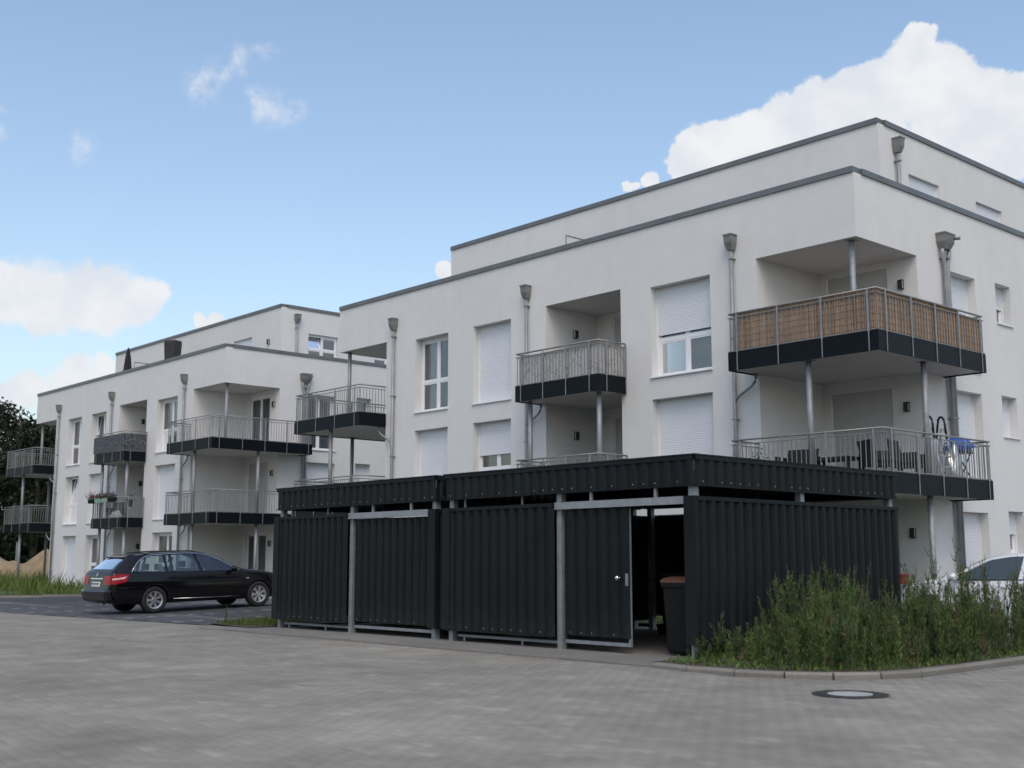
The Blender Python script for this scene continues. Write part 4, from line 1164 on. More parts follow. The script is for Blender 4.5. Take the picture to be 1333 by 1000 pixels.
hatch = dict(pane='car_window', seats=((1.1, 1.1), (1.95, 1.14)), dash=2.6, paint='car_white', handle_mat='car_white', rw=.315, arch=.35, track=.76, axles=(.75, 3.32),
    top_s=sm([(0, .62), (.04, .75), (.12, 1.0), (.3, 1.24), (.6, 1.385), (1.1, 1.445), (1.7, 1.455), (2.2, 1.39), (2.6, 1.22), (3.0, 1.03), (3.12, .985), (3.5, .93), (3.9, .82), (4.08, .68), (4.13, .55)]),
    bottom=[(0, .36), (.15, .27), (.6, .22), (3.6, .2), (4.0, .22), (4.13, .36)],
    width_s=sm([(0, .68), (.06, .78), (.2, .84), (.6, .875), (2.6, .88), (3.3, .87), (3.8, .80), (4.02, .66), (4.13, .42)]),
    belt=[(0, .98), (1.5, .95), (3.1, .915), (4.13, .78)],
    roofw=[(0, .70), (.6, .60), (1.7, .60), (2.4, .60), (3.1, .70), (4.2, .6)],
    stations=[0, .012, .03, .06, .12, .2, .3, .45, .6, .85, 1.1, 1.4, 1.7, 1.95, 2.2, 2.4, 2.6, 2.8, 3.0, 3.1, 3.2, 3.4, 3.6, 3.8, 3.92, 4.02, 4.08, 4.11, 4.13],
    side_windows=[('door_window', ([(.75, .99), (1.45, .975)], [(.95, 1.32), (1.42, 1.375)])), ('door_window', ([(1.54, .972), (2.2, .955), (2.9, .945)], [(1.50, 1.378), (1.75, 1.372), (2.15, 1.31), (2.82, .985)]))],
    trims=[([(.74, .972), (1.8, .952), (2.9, .93)], .010, 'trim_black')],
    handles=[(1.0, .84), (1.75, .82)], mirror=(2.72, .985),
    rear=[('rear_window', ([(-.52, 1.05), (.52, 1.05)], [(-.46, 1.3), (.46, 1.3)]), 'car_glass'), ('tail_lamp', ([(.5, .75), (.76, .74)], [(.5, .95), (.74, .95)]), 'red_lens'), ('tail_lamp', ([(-.76, .74), (-.5, .75)], [(-.74, .95), (-.5, .95)]), 'red_lens')],
    front=[('windscreen', ([(-.62, 1.03), (.62, 1.03)], [(-.5, 1.34), (.5, 1.34)]), 'car_glass'), ('grille', ([(-.36, .5), (.36, .5)], [(-.36, .66), (.36, .66)]), 'trim_black')],
    side_lamps=[])
wagon['front'].insert(0, ('windscreen', ([(-.66, 1.045), (.66, 1.045)], [(-.52, 1.38), (.52, 1.38)]), 'car_glass'))
make_car('parked_car', 'white hatchback parked behind the tall weeds beside the nearer building', hatch, (-8.65, 22.4, -.04), R(180))
MB().quad((-12.6, 20.0, -.045), (30, 20.0, -.045), (30, 60, -.045), (-13.6, 60, -.045), (-13.6, 25.9, -.045), (-12.6, 25.9, -.045)).build('yard', 'slab')['kind'] = 'structure'

# ------------------------------------------------------------------ plants
def leaf_arrays(pos, d, ln, wd):
    """folded diamond leaves"""
    n = len(pos)
    d = d/np.linalg.norm(d, axis=1, keepdims=True)
    up = nrng.normal(0, .6, (n, 3)); up[:, 2] += 1
    side = np.cross(d, up); side /= np.linalg.norm(side, axis=1, keepdims=True)+1e-9
    nr = np.cross(side, d)
    ln, wd = ln[:, None], wd[:, None]
    V = np.stack([pos, pos+d*ln*.45+side*wd*.5-nr*ln*.04, pos+d*ln-nr*ln*.16, pos+d*ln*.45-side*wd*.5-nr*ln*.04], 1)
    return V.reshape(-1, 3)
def quads(n): return np.arange(n*4).reshape(-1, 4)
def weed_parts(h, seed, dense=1.):
    """arrays for one upright weed: leaves, seed tips, and stem polylines"""
    r = np.random.default_rng(seed)
    lean = r.normal(0, .07, 2)
    def stem(t): return np.stack([lean[0]*h*t**1.6, lean[1]*h*t**1.6, h*t], -1)
    lines = [stem(np.linspace(0, 1, 5))]
    pos, dr, ln = [], [], []
    tp, td, tl = [], [], []
    def leaves(a, b, n, l0, l1, tipfrac):
        t = np.sort(r.random(n)); p = a+(b-a)*t[:, None]
        az = r.random(n)*2*np.pi; el = r.uniform(.45 if seed % 3 else .15, 1.35 if seed % 3 else 1.1, n)
        ax = (b-a)/np.linalg.norm(b-a)
        d = np.stack([np.cos(az)*np.cos(el), np.sin(az)*np.cos(el), np.sin(el)], 1)+ax*.35
        l = (l0+(l1-l0)*t)*r.uniform(.6, 1.25, n)
        k = t < tipfrac
        pos.append(p[k]); dr.append(d[k]); ln.append(l[k])
        tp.append(p[~k]); td.append(d[~k]+ax*.6); tl.append(l[~k]*.55)
    S = stem(np.linspace(0, 1, 5))
    nm = int((46*h+14)*dense)
    for i in range(4): leaves(S[i], S[i+1], max(3, nm//4), .11-.018*i, .095-.018*i, 1. if i < 3 else .35)
    nb = int(4+8*h)
    for _ in range(nb):
        t = r.uniform(.12, .88); p = stem(np.array(t)); az = r.random()*2*np.pi; L_ = (.10+(.26 if seed % 3 else .36)*h*(1-t))*r.uniform(.6, 1.1); el = r.uniform(1.1, 1.42) if seed % 3 else r.uniform(.8, 1.25)
        q = p+L_*np.array([np.cos(az)*np.cos(el), np.sin(az)*np.cos(el), np.sin(el)])
        lines.append(np.stack([p, (p+q)/2+np.array([0, 0, -.01]), q]))
        leaves(p, q, max(4, int(46*L_*dense)+3), .075, .035, .72)
    P, D, L_ = np.concatenate(pos), np.concatenate(dr), np.concatenate(ln)
    TP, TD, TL = np.concatenate(tp), np.concatenate(td), np.concatenate(tl)
    lv = leaf_arrays(P, D, L_, L_*r.uniform(.12, .22, len(L_))*(1 if seed % 3 else 1.35))
    tv = leaf_arrays(TP, TD, np.maximum(TL, .02), np.maximum(TL, .02)*.5)
    return lv, tv, lines
def stem_arrays(lines, r0=.006):
    """three-sided stems"""
    Vs, Fs, k = [], [], 0
    for li, L_ in enumerate(lines):
        n = len(L_); rad = (r0 if li == 0 else r0*.45)*np.linspace(1, .35, n)
        for a in range(3):
            an = 2*np.pi*a/3; Vs.append(L_+np.stack([np.cos(an)*rad, np.sin(an)*rad, 0*rad], 1))
        for a in range(3):
            b = (a+1) % 3
            for i in range(n-1): Fs.append((k+a*n+i, k+b*n+i, k+b*n+i+1, k+a*n+i+1))
        k += 3*n
    return np.concatenate(Vs), np.array(Fs)

vh = np.array((.22, .3, .4, .5, .65, .8, .95, 1.1, 1.25)*3) + np.repeat((0, .001, .002), 9)
variants = [weed_parts(h, 50+i*4+i//9) for i, h in enumerate(vh)]
lat_of = lambda x, y: x*RT[0]+y*RT[1]
def bed_height(x, y):
    """how high the weeds stand: low by the shed corner, high along its side and by the parked car"""
    l = lat_of(x, y)
    base = float(np.interp(l, (2.0, 2.7, 3.3, 3.9, 4.4, 5.0, 5.6, 6.5, 9), (.12, .24, .5, 1.05, .98, .74, .92, .98, .95)))
    edge = float(np.interp(-7.38-x if y > 12.6 else (y-11.5)*1.2, (0, .25, .8), (.25, .6, 1.0)))
    return base*edge
bed_poly = [(-10.15, 11.6), (-9.4, 11.45), (-8.7, 11.52), (-8.1, 11.75), (-7.7, 12.1), (-7.48, 12.6), (-7.44, 13.5), (-7.5, 19.8), (-10.1, 19.8)]
LV, TV, SV, SF, LM = [], [], [], [], []; so = 0
tries = 0; made = 0
while made < 620 and tries < 9000:
    tries += 1
    x, y = rng.uniform(-10.15, -7.4), rng.uniform(11.45, 19.5)
    if not pts_in_poly(np.array([x]), np.array([y]), bed_poly)[0]: continue
    if y > 15.5 and rng.random() < .35: continue
    h = bed_height(x, y)*(.42+.78*(.5+.5*math.sin(x*3.1+y*2.3)*math.sin(x*1.7-y*2.9+1)))*rng.uniform(.65, 1.3)
    if h < .1: continue
    i = int(np.argmin(abs(vh[:9]-h)))+9*rng.randrange(3); sc = h/vh[i]
    lv, tv, lines = variants[i]
    a = rng.random()*6.283; ca, sa = math.cos(a), math.sin(a)
    T = np.array([[ca, sa, 0], [-sa, ca, 0], [0, 0, 1]])*sc
    o3 = np.array([x, y, .015])
    LV.append(lv@T+o3); TV.append(tv@T+o3); LM.append(np.full(len(lv)//4, rng.choice((3, 3, 3, 3, 3, 0, 0, 0, 0, 0, 0, 0, 0, 0, 4))))
    sv_, sf_ = stem_arrays(lines); SV.append(sv_@T+o3); SF.append(sf_+so); so += len(sv_)
    made += 1
# low ground cover at the kerb
n = 5200
gx = nrng.uniform(-10.1, -7.4, n); gy = nrng.uniform(11.45, 17, n)
k = pts_in_poly(gx, gy, bed_poly); gx, gy = gx[k], gy[k]
gd = nrng.normal(0, .6, (len(gx), 3)); gd[:, 2] = nrng.uniform(.3, 1.4, len(gx))
gl = nrng.uniform(.03, .11, len(gx))
LV.append(leaf_arrays(np.stack([gx, gy, np.full(len(gx), .012)], 1), gd, gl, gl*.25)); LM.append(np.full(len(gx), 3))
LV, TV, SV, SF = np.concatenate(LV), np.concatenate(TV), np.concatenate(SV), np.concatenate(SF)
V = np.concatenate([LV, TV, SV]); nl, nt_ = len(LV)//4, len(TV)//4
Fc = np.concatenate([quads(nl), quads(nt_)+len(LV), SF+len(LV)+len(TV)])
mi = np.concatenate([np.concatenate(LM), np.ones(nt_, int), np.full(len(SF), 2)])
o = link(bpy.data.objects.new('weeds', np_mesh('weeds', V, Fc, ['weed', 'weed_tip', 'weed_stem', 'weed_light', 'weed_dry'], mi)))
tag(o, 'dense green weeds filling the bed beside the open shed', 'weeds', kind='stuff')
# the tall weeds that stand out one by one
tallv = []
for i, h in enumerate((.75, 1.0, 1.25, 1.45)):
    lv, tv, lines = weed_parts(h, 90+i, 1.15); sv_, sf_ = stem_arrays(lines, .008)
    tallv.append((h, np_mesh('leaves', lv, quads(len(lv)//4), 'weed_light' if i % 2 else 'weed'), np_mesh('seed_head', tv, quads(len(tv)//4), 'weed_tip'), np_mesh('stem', sv_, sf_, 'weed_stem')))
def tall_weed(x, y, z, h, label, group):
    i = int(np.argmin([abs(t[0]-h) for t in tallv])); t = tallv[i]; s = h/t[0]
    W_ = empty('weed_plant', (x, y, z), rng.random()*6.28); W_.scale = (s, s, s); tag(W_, label, 'weed', group)
    for nm, me in (('leaves', t[1]), ('seed_head', t[2]), ('stem', t[3])): tag(put(nm, me, W_), kind='stuff' if nm != 'stem' else None)
for x, y, h in [(-9.62, 12.15, .62), (-9.25, 12.95, 1.12), (-9.0, 13.25, 1.22), (-9.35, 13.5, 1.2), (-8.75, 13.0, 1.0), (-9.1, 13.9, 1.3), (-8.6, 12.4, .75), (-8.2, 13.2, .85), (-8.05, 14.2, 1.2), (-8.5, 14.8, 1.15), (-8.7, 15.9, 1.55), (-8.35, 16.1, 1.6), (-7.95, 15.2, 1.25), (-8.1, 16.9, 1.35), (-7.8, 17.0, 1.6), (-7.75, 15.9, 1.2), (-7.62, 14.0, .9)]:
    if h < .65: lab, gr = 'small leafy weed at the corner post of the open shed', None
    elif (x, y) == (-8.7, 15.9): lab, gr = 'tall pale seeding weed beside the red flower pot', None
    elif (x, y) == (-8.35, 16.1): lab, gr = "tall pale seeding weed in front of the white car's bonnet", None
    elif (x, y) == (-7.8, 17.0): lab, gr = "tall seeding weed in front of the white car's side window", None
    elif x < -8.65: lab, gr = 'tall seeding weed standing against the dark side wall of the open shed', 'tall weeds by the shed wall'
    else: lab, gr = 'tall leafy weed near the kerb of the weed bed', 'tall weeds near the kerb'
    tall_weed(x, y, .0, h, lab, gr)
tall_weed(-22.3, 12.3, -.03, .42, 'single thin weed at the corner of the verge by the closed shed', None)

def grass(name, label, pts, hts, z, mt='grass', lean=.35):
    n = len(pts)
    d = nrng.normal(0, lean, (n, 3)); d[:, 2] = 1
    d /= np.linalg.norm(d, axis=1, keepdims=True)
    az = nrng.random(n)*2*np.pi; sd = np.stack([np.cos(az), np.sin(az), 0*az], 1)
    w = np.clip(hts*.035, .004, .02)[:, None]
    base = np.concatenate([pts, np.broadcast_to(z, (n,))[:, None]], 1)
    bend = nrng.normal(0, .25, (n, 3)); bend[:, 2] = -abs(bend[:, 2])*.5
    mid = base+d*hts[:, None]*.55; tip = base+d*hts[:, None]+bend*hts[:, None]
    V = np.stack([base-sd*w, base+sd*w, mid+sd*w*.7, mid-sd*w*.7, tip+sd*w*.1, tip-sd*w*.1], 1).reshape(-1, 3)
    q = np.array([(0, 1, 2, 3), (3, 2, 4, 5)])
    Fc = (q[None]+(np.arange(n)*6)[:, None, None]).reshape(-1, 4)
    o = link(bpy.data.objects.new(name, np_mesh(name, V, Fc, mt))); tag(o, label, 'grass', kind='stuff'); return o
# meadow left of the farther house
mead = [(-75, 9.9), (-60, 12.4), (-41.9, 14.7), (-39.9, 16.7), (-37.5, 20.2), (-37.5, 22.9), (-44.9, 21.9), (-62.5, 21.9), (-62.6, 30), (-110, 40), (-110, 12)]
me_ = MB().quad(*[(x, y, .085) for x, y in mead]).build('meadow', 'lawn'); tag(me_, kind='structure')
n = 60000
gx = nrng.uniform(-82, -37.5, n); gy = nrng.uniform(11, 30, n)
k = pts_in_poly(gx, gy, mead); gx, gy = gx[k], gy[k]
tall = nrng.random(len(gx)) < .2
ht = np.where(tall, nrng.uniform(.35, .75, len(gx)), nrng.uniform(.12, .34, len(gx)))*np.clip(.45+.7*np.sin(gx*.9+gy*1.3)*np.sin(gx*.37-gy*.8)+.35, .45, 1.2)
ed = np.minimum(1, np.abs(gy-np.interp(gx, (-75, -60, -41.9, -39.9, -37.5), (9.9, 12.4, 14.7, 16.7, 20.2)))/1.8)
ht *= (.35+.65*ed)*1.2
grass('meadow_grass', 'tall uneven grass growing before the farther building', np.stack([gx, gy], 1), ht, .08)
n = 5200
gx = nrng.uniform(-22.75, -21.02, n); gy = nrng.uniform(12.22, 16.5, n)
grass('verge_grass', 'short green grass tuft at the end of the closed shed', np.stack([gx, gy], 1), nrng.uniform(.05, .17, n), np.interp(gy, (12.2, 18), (-.01, .09)))
n = 9000
gx = nrng.uniform(-23, -11, n); gy = nrng.uniform(18.3, 22.2, n)
grass('lawn_grass', 'short grass between the sheds and the nearer building', np.stack([gx, gy], 1), nrng.uniform(.05, .16, n), .03)
eg = empty('grass_edging'); tag(eg, 'pale edging along the grass beside the parking bays', kind='structure')
pts = [(-75, 9.9), (-60, 12.4), (-41.9, 14.7), (-39.9, 16.7), (-37.5, 20.2)]
for a, b in zip(pts[:-1], pts[1:]):
    a, b = Vector((*a, 0)), Vector((*b, 0)); L_ = (b-a).length; n = max(1, int(L_)); ang = math.atan2(b.y-a.y, b.x-a.x)
    em3 = MB().box(-L_/n/2+.004, L_/n/2-.004, -.05, .05, -.15, .06).mesh('edging_stone', 'kerb')
    for i in range(n): p = a+(b-a)*((i+.5)/n); put('edging_stone', em3, eg, (p.x, p.y, park_z(p.y)), ang)

# wood behind the farther house
def crown_arrays(h, rad, seed, n=9500, size=(.2, .46)):
    r = np.random.default_rng(seed)
    nc = 46
    t = r.uniform(.12, 1, nc); az = r.random(nc)*2*np.pi
    prof = np.interp(t, (.1, .3, .55, .8, 1.0), (.75, 1.0, .95, .66, .12))
    rr = rad*prof*np.sqrt(r.uniform(.15, 1.0, nc))
    C_ = np.stack([rr*np.cos(az), rr*np.sin(az), h*t], 1); cr = rad*r.uniform(.2, .42, nc)
    w = r.integers(0, nc, n)
    d = r.normal(0, 1, (n, 3)); d /= np.linalg.norm(d, axis=1, keepdims=True)
    P = C_[w]+d*(cr[w]*r.uniform(.35, 1.05, n)**.6)[:, None]*np.array([1, 1, .75])
    P = P[P[:, 2] > .3]
    n = len(P); dr = r.normal(0, 1, (n, 3)); dr[:, 2] -= .2
    l = r.uniform(*size, n)
    return leaf_arrays(P, dr, l, l*r.uniform(.45, .8, n)), C_
for i, (dpt, pxl, h, rad, lab) in enumerate([(96, -60, 14.5, 5.5, 'tall dark broadleaf tree at the left edge of the wood behind the sand heap'), (104, 2, 14.2, 5.0, 'dark broadleaf tree with a pointed top in the wood behind the sand heap'), (92, 42, 11.4, 4.6, 'lower dark broadleaf tree beside the roof corner of the farther building'), (100, 72, 12.6, 4.8, 'dark broadleaf tree partly hidden by the farther building'), (110, 30, 11.8, 5.2, 'rearmost dark broadleaf tree in the wood behind the sand heap')]):
    la = (pxl-666.5)/1577*dpt
    x, y = FW[0]*dpt+RT[0]*la, FW[1]*dpt+RT[1]*la
    T_ = empty('broadleaf_tree', (x, y, 0)); tag(T_, lab, 'tree', 'trees of the dark wood')
    lv, C_ = crown_arrays(h, rad, 300+i)
    link(bpy.data.objects.new('crown', np_mesh('crown', lv, quads(len(lv)//4), 'tree_leaf')), T_)
    tk = MB(); tk.tube([(0, 0, -.2), (.1, 0, h*.3), (0, .1, h*.6), (.05, 0, h*.85)], [.32, .26, .16, .05], 8)
    for c in C_[:9]: tk.tube([(0, 0, max(1.2, c[2]*.55)), tuple((c+np.array([0, 0, max(1.2, c[2]*.55)]))/2+np.array([0, 0, .3])), tuple(c)], [.11, .07, .02], 5)
    tk.build('trunk', 'bark', T_, smooth=True)
P_ = []
for i in range(46):
    dpt = rng.uniform(94, 118); la = (rng.uniform(-130, 110)-666.5)/1577*dpt
    c = np.array([FW[0]*dpt+RT[0]*la, FW[1]*dpt+RT[1]*la, rng.uniform(.5, 4.5)])
    n = 420; d = nrng.normal(0, 1, (n, 3)); d /= np.linalg.norm(d, axis=1, keepdims=True)
    P_.append(c+d*nrng.uniform(.3, 1, n)[:, None]**.5*np.array([2.6, 2.6, 2.3]))
P_ = np.concatenate(P_); P_ = P_[P_[:, 2] > .05]; l = nrng.uniform(.3, .6, len(P_))
lv = leaf_arrays(P_, nrng.normal(0, 1, P_.shape), l, l*.6)
o = link(bpy.data.objects.new('undergrowth', np_mesh('undergrowth', lv, quads(len(lv)//4), 'tree_leaf'))); tag(o, 'dark undergrowth below the wood behind the sand heap', 'undergrowth', kind='stuff')

# sand heap
hx = (15-666.5)/1577*72
hc = (FW[0]*72+RT[0]*hx, FW[1]*72+RT[1]*hx)
nx, ny = 60, 26
u = np.linspace(-7.5, 7.5, nx); v = np.linspace(-3.4, 3.4, ny)
UU, VV = np.meshgrid(u, v)
Z = 0*UU
for cx, cy, rx, ry, hz in ((-1.2, 0, 2.6, 2.4, 2.05), (1.9, .3, 2.3, 2.3, 2.25), (-4.3, .2, 2.6, 2.2, 1.6), (4.5, 0, 2.4, 2.2, 1.7), (.4, -.6, 3.2, 2.4, 1.5), (3.0, -.4, 1.6, 2, 1.8)):
    Z = np.maximum(Z, .84*hz*np.clip(1-np.hypot((UU-cx)/rx, (VV-cy)/ry), 0, 1)**.8)
Z += nrng.normal(0, .03, Z.shape)*(Z > .1)+.12*np.sin(UU*2.1+VV)*np.sin(VV*1.7-UU*.6)*(Z > .25)-.02
X = hc[0]+RT[0]*UU+FW[0]*VV; Y = hc[1]+RT[1]*UU+FW[1]*VV
V = np.stack([X.ravel()-hc[0], Y.ravel()-hc[1], Z.ravel()], 1)
idx = np.arange(nx*ny).reshape(ny, nx)
Fc = np.stack([idx[:-1, :-1].ravel(), idx[:-1, 1:].ravel(), idx[1:, 1:].ravel(), idx[1:, :-1].ravel()], 1)
sm_ = np_mesh('sand_heap', V, Fc, 'sand'); sm_.polygons.foreach_set('use_smooth', [True]*len(sm_.polygons))
o = link(bpy.data.objects.new('sand_heap', sm_)); o.location = (hc[0], hc[1], .1); tag(o, 'long heap of bare sandy soil behind the grass', 'heap')
pl = empty('marker_post', (FW[0]*75+RT[0]*(21-666.5)/1577*75, FW[1]*75+RT[1]*(21-666.5)/1577*75, 0)); tag(pl, 'slim grey post with a dark cap behind the sand heap', 'post')
MB().tube([(0, 0, 0), (0, 0, 2.45)], .06, 8).build('shaft', 'gatepost', pl); MB().tube([(0, 0, 2.45), (0, 0, 2.52)], .1, 8).build('cap', 'black', pl)
hx = (-84-666.5)/1577*64
hut = empty('hut', (FW[0]*64+RT[0]*hx, FW[1]*64+RT[1]*hx, 0), math.atan2(RT[1], RT[0])); tag(hut, 'dark flat-roofed hut with a pale roof edge at the end of the meadow', 'hut')
MB().box(-2, 2.0, -1, 1.5, 0, 5.35).build('wall', 'trim_black', hut); MB().box(-2.1, 2.06, -1.1, 1.6, 5.36, 5.55).build('roof_edge', 'gatepost', hut)

# ------------------------------------------------------------------ things on the balconies and terraces
def strip_path(path, z0, z1, fn=None, step=.05):
    """upright sheet along a polyline"""
    m = MB()
    for a, b in zip(path[:-1], path[1:]):
        L_ = math.dist(a, b); n = max(1, int(L_/step))
        for i in range(n):
            p = [(a[0]+(b[0]-a[0])*t, a[1]+(b[1]-a[1])*t) for t in (i/n, (i+1)/n)]
            m.quad((*p[0], z0), (*p[1], z0), (*p[1], z1), (*p[0], z1))
    return m
# reed mat on the corner balcony of the nearer house
rm_ = empty('reed_mat', h1(0, 0, 5.855)); tag(rm_, 'brown reed privacy mat tied inside the top corner balcony railing', 'privacy screen')
for path, sg in ((((-2.6, -.965), (.975, -.965)), 0), (((.975, -.965), (.975, 3.36)), 1)):
    (x0, y0), (x1, y1) = path; L_ = math.dist(*path); n = int(L_/.0135); m = MB()
    for i in range(n):
        t = (i+.5)/n; x, y = x0+(x1-x0)*t, y0+(y1-y0)*t; r = .0066
        top = .905+rng.uniform(-.015, .02)-(.09 if (sg == 1 and t > .78) else 0)
        dx, dy = (x1-x0)/L_*r, (y1-y0)/L_*r; nx_, ny_ = dy, -dx
        j = rng.uniform(-.004, .004)
        a = (x-dx+nx_*(j*60), y-dy+ny_*(j*60)); c = (x+nx_*1.2+nx_*(j*60), y+ny_*1.2+ny_*(j*60)); b = (x+dx+nx_*(j*60), y+dy+ny_*(j*60))
        i0 = len(m.v)
        m.v += [(*a, .0), (*c, .0), (*b, .0), (*a, top), (*c, top), (*b, top)]; m.f += [(i0, i0+1, i0+4, i0+3), (i0+1, i0+2, i0+5, i0+4)]; m.m += [0, 0]
    o = m.build('reeds', 'reed', rm_, recalc=False); tag(o, kind='stuff')
    d = ((x1-x0)/L_, (y1-y0)/L_)
    for zz in (.08, .22, .36, .50, .64, .78): 
        off = .012
        MB().tube([(x0+d[1]*off, y0-d[0]*off, zz), (x1+d[1]*off, y1-d[0]*off, zz)], .003, 4).build('binding_wire', 'wire', rm_)
fl = empty('privacy_film', h1(0, 0, 0)); tag(fl, 'pale grey privacy sheet printed with bare twigs on the middle balcony', 'privacy screen')
strip_path([(-9.72, -.06), (-9.72, -.965), (-6.8, -.965), (-6.8, -.06)], 5.89, 6.66).build('sheet', 'film', fl, recalc=False)
fl = empty('privacy_film', h2(0, 0, 0)); tag(fl, 'dark patterned privacy sheet on the upper middle balcony of the farther building', 'privacy screen')
strip_path([(-9.845, -.06), (-9.845, -1.06), (-6.695, -1.06), (-6.695, -.06)], 5.90, 6.62).build('sheet', 'dark_print', fl, recalc=False)

def wicker_chair(loc, rz, label, h=.88, w=.58):
    c = empty('wicker_chair', loc, rz); tag(c, label, 'chair')
    MB().box(-w/2, w/2, -.28, .28, .34, .44).build('seat', 'wicker', c)
    MB().loft([[(x, y, z) for x, y in ((-w/2, a), (w/2, a), (w/2, a+.06), (-w/2, a+.06))] for z, a in ((.441, .22), (.7, .26), (h, .31))]).build('backrest', 'wicker', c)
    for s in (-1, 1):
        MB().box(s*(w/2+.002) if s > 0 else -w/2-.052, w/2+.052 if s > 0 else -w/2-.002, -.28, .30, .441, .64).build('armrest', 'wicker', c)
        for y in (-.25, .25): MB().box(s*w/2-.025-(.02*s), s*w/2+.025-(.02*s), y-.025, y+.025, 0, .339).build('leg', 'wicker', c)
fz = 2.875
wicker_chair(h1(.25, .15, fz), R(150), 'black wicker chair at the corner of the middle-floor balcony above the open shed')
wicker_chair(h1(.45, .95, fz), R(100), 'black wicker chair beside the stepladder on the balcony above the open shed', h=.95)
wicker_chair(h1(-1.55, -.2, fz), R(10), 'black wicker chair nearest the downpipe on the balcony above the open shed', h=.82, w=.7)
wicker_chair(h1(-8.0, .15, fz), R(0), 'black wicker chair behind the scrolled railing of the lower middle balcony', h=.98, w=.9)
tb = empty('wicker_table', h1(-.65, -.1, fz)); tag(tb, 'low black wicker table between chairs on the balcony above the open shed', 'table')
MB().box(-.5, .5, -.32, .32, .50, .56).build('top', 'wicker', tb)
for x in (-.44, .44):
    for y in (-.26, .26): MB().box(x-.04, x+.04, y-.04, y+.04, 0, .499).build('leg', 'wicker', tb)
ld = empty('stepladder', h1(.42, 2.35, fz), R(75)); tag(ld, 'folded aluminium stepladder with dark rounded tops leaning by the downpipe', 'ladder')
for s in (-1, 1):
    for y0, y1 in ((-.32, .05), (.42, .12)):
        MB().tube([(s*.24, y0, 0), (s*.19, y1, 1.30)], .022, 6).build('rail', 'alu', ld)
    MB().tube([(s*.19, -.03, 1.05), (s*.185, .0, 1.38), (s*.185, .02, 1.48), (s*.185, .07, 1.55), (s*.185, .13, 1.56), (s*.185, .19, 1.50), (s*.19, .22, 1.36), (s*.2, .27, 1.1)], .027, 8).build('top_hoop', 'trim_black', ld, smooth=True)
for k in range(5):
    t = (k+.6)/5.2; y = -.32+.37*t; z = 1.3*t
    MB().box(-.22, .22, y-.04, y+.04, z, z+.025).build('step', 'alu', ld)
tr = empty('trestle', h1(.5, 2.95, fz), R(85)); tag(tr, 'black folding workbench on the balcony next to the stepladder', 'workbench')
MB().box(-.32, .32, -.2, .2, .76, .80).build('top', 'trim_black', tr)
for s in (-1, 1):
    MB().tube([(s*.28, -.15, .76), (s*.30, .25, 0)], .016, 6).build('leg', 'trim_black', tr); MB().tube([(s*.26, .15, .76), (s*.28, -.25, 0)], .016, 6).build('leg', 'trim_black', tr)
MB().box(-.29, .29, .12, .2, .3, .34).build('shelf', 'trim_black', tr)
def lump(name, loc, size, mt, label, cat, seed, sharp=.25):
    bm = bmesh.new(); bmesh.ops.create_icosphere(bm, subdivisions=3, radius=1)
    r = random.Random(seed); ph = [r.uniform(0, 6) for _ in range(6)]
    for v in bm.verts:
        c = v.co; k = 1+sharp*(math.sin(c.x*4+ph[0])*math.sin(c.y*5+ph[1])+.5*math.sin(c.z*9+ph[2]+c.x*6))
        v.co = Vector((c.x*k*size[0], c.y*k*size[1], max(-.55, c.z*k)*size[2]))
        v.co.z += .55*size[2]
    me = bpy.data.meshes.new(name); bm.to_mesh(me); bm.free(); me.materials.append(MAT[mt]); me.polygons.foreach_set('use_smooth', [True]*len(me.polygons))
    o = put(name, me, None, loc); tag(o, label, cat); return o
lump('bundle', h1(.5, 2.95, fz+.80), (.30, .30, .19), 'blue_tarp', 'bright blue crumpled tarpaulin lying on the folding workbench', 'tarpaulin', 3)
lump('sack', h1(.62, 2.55, fz), (.16, .2, .55), 'alu', 'silvery crumpled sack leaning beside the stepladder', 'sack', 5)
lump('sack', h2(-8.3, -.55, fz), (.3, .22, .3), 'white_stuff', 'white sack on the balcony floor below the flower boxes', 'sack', 8)
def pot_plant(loc, label, h=.5, mt='terracotta', r=.13, leafs=70, cat='potted plant'):
    c = empty('potted_plant', loc); tag(c, label, cat)
    n = 14
    MB().loft([[(rr*math.cos(2*math.pi*k/n), rr*math.sin(2*math.pi*k/n), z) for k in range(n)] for z, rr in ((0, r*.7), (h*.42, r), (h*.42, r*1.12), (h*.5, r*1.12))]).build('pot', mt, c)
    P = nrng.normal(0, 1, (leafs, 3))*np.array([r*.8, r*.8, h*.16])+np.array([0, 0, h*.75]); P[:, 2] = np.maximum(P[:, 2], h*.5)
    l = nrng.uniform(.05, .12, leafs); lv = leaf_arrays(P, nrng.normal(0, 1, P.shape)+np.array([0, 0, .6]), l, l*.4)
    link(bpy.data.objects.new('foliage', np_mesh('foliage', lv, quads(leafs), 'leaf_green')), c)
ft = empty('side_table', h1(.42, .55, -.02)); tag(ft, 'small metal side table on the ground floor terrace under the red pot', 'table')
MB().tube([(0, 0, .78), (0, 0, .80)], .22, 16).build('top', 'zinc', ft); MB().tube([(0, 0, 0), (0, 0, .779)], .025, 8).build('leg', 'zinc', ft); MB().tube([(0, 0, 0), (0, 0, .02)], .16, 14).build('base', 'zinc', ft)
pot_plant(h1(.42, .55, .785), 'red flower pot with a small plant beside the shed corner', .42, r=.12, leafs=26)
pot_plant(h1(-2.2, -.6, fz), 'small potted plant at the downpipe end of the balcony above the open shed', .75, 'wicker', .16, 90)
pot_plant(h2(-6.95, -.55, fz+.62), 'small green plant standing by the wall above the railing near the flower boxes', .6, 'black', .12, 60)
wicker_chair(h2(-8.9, -.3, fz), R(40), 'dark chair behind the balcony railing below the flower boxes', h=.9)
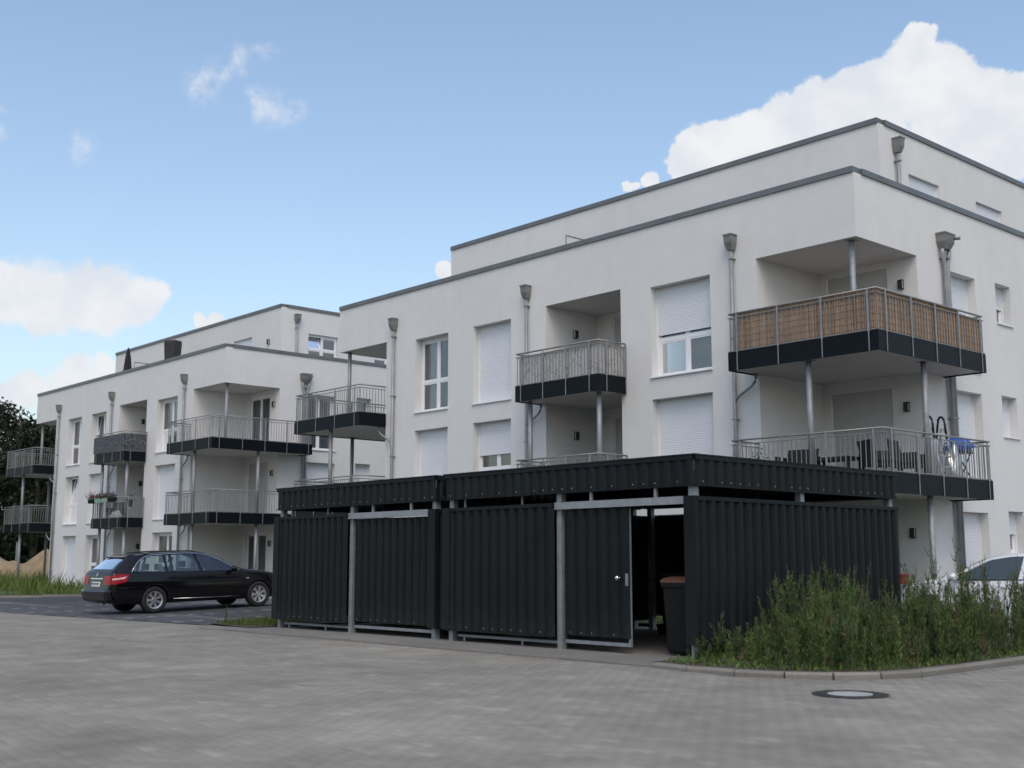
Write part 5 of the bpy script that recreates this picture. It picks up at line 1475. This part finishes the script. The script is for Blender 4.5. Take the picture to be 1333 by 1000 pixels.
for i, u_ in enumerate((-9.48, -8.78, -8.08, -7.42)):
    fb = empty('flower_box', h2(u_, -1.14, 3.70)); 
    tag(fb, ['dark flower box at the wall end of the flower-box balcony railing', 'pale green flower box between a dark box and another pale one', 'pale green flower box next to the violet-flowered dark box', 'dark flower box with violet flowers hung on the balcony railing'][i], 'flower box', 'flower boxes on the railing')
    MB().loft([[(x*s, y*s2, z) for x, y in ((-.31, -.1), (.31, -.1), (.31, .08), (-.31, .08))] for z, s, s2 in ((0, .94, .8), (.17, 1, 1))]).build('planter', 'planter_green' if i in (1, 2) else 'plastic_dark', fb)
    n = 150
    P = np.stack([nrng.uniform(-.33, .33, n), nrng.normal(-.02, .09, n), .17+np.abs(nrng.normal(0, .11, n))], 1); l = nrng.uniform(.04, .1, n)
    lv = leaf_arrays(P, nrng.normal(0, 1, P.shape)+np.array([0, -.2, .5]), l, l*.55)
    link(bpy.data.objects.new('foliage', np_mesh('foliage', lv, quads(n), 'leaf_green')), fb)
    n = 90; P = np.stack([nrng.uniform(-.33, .33, n), nrng.normal(-.05, .09, n), .22+np.abs(nrng.normal(0, .11, n))], 1); l = nrng.uniform(.04, .075, n)
    lv = leaf_arrays(P, nrng.normal(0, 1, P.shape), l, l*.9)
    link(bpy.data.objects.new('blossoms', np_mesh('blossoms', lv, quads(n), 'flower_red' if i < 3 else 'flower_violet')), fb)
# roof terrace of the farther house
ps = empty('parasol', h2(-11.3, 1.0, 8.6)); tag(ps, 'closed black parasol on the roof terrace of the farther building', 'parasol')
MB().tube([(0, 0, 0), (0, 0, 2.62)], .022, 8).build('pole', 'zinc', ps)
MB().loft([[((r*(1+.22*(k % 2)))*math.cos(2*math.pi*k/16), (r*(1+.22*(k % 2)))*math.sin(2*math.pi*k/16), z) for k in range(16)] for z, r in ((.75, .16), (.9, .19), (1.5, .165), (2.2, .10), (2.55, .045), (2.6, .015))]).build('canopy', 'parasol', ps)
MB().tube([(0, 0, 0), (0, 0, .08)], .25, 16).build('base', 'slab', ps)
cv = empty('covered_furniture', h2(-6.7, 1.0, 8.6), R(20)); tag(cv, 'tall dark brown covered garden furniture on the roof terrace', 'furniture cover')
MB().loft([[(x*s, y*s, z) for x, y in ((-.3, -.2), (-.1, -.22), (.3, -.2), (.31, .2), (0, .23), (-.3, .2))] for z, s in ((0, 1.05), (.9, .96), (1.6, .98), (2.2, 1.08), (2.3, 1.0))]).build('cover', 'cover', cv)
MB().tube([(-.3, -.2, 2.26), (.3, -.2, 2.26)], .02, 6).build('hem', 'parasol', cv)

# unseen belt of trees across the road, added to darken reflections in panes and paint
P_ = []
for i in range(150):
    a = R(rng.uniform(-150, 10)); d_ = rng.uniform(46, 58)
    c = np.array([-8+d_*math.cos(a), d_*math.sin(a), rng.uniform(.5, 8.5)])
    n = 110; d = nrng.normal(0, 1, (n, 3)); d /= np.linalg.norm(d, axis=1, keepdims=True)
    P_.append(c+d*nrng.uniform(.3, 1, n)[:, None]**.5*np.array([3.4, 3.4, 2.8]))
P_ = np.concatenate(P_); P_ = P_[P_[:, 2] > .05]; l = nrng.uniform(.6, 1.2, len(P_))
lv = leaf_arrays(P_, nrng.normal(0, 1, P_.shape), l, l*.7)
o = link(bpy.data.objects.new('wood', np_mesh('wood', lv, quads(len(lv)//4), 'tree_leaf'))); tag(o, 'unseen dark belt of trees across the road, added for the reflections', 'wood', kind='stuff')
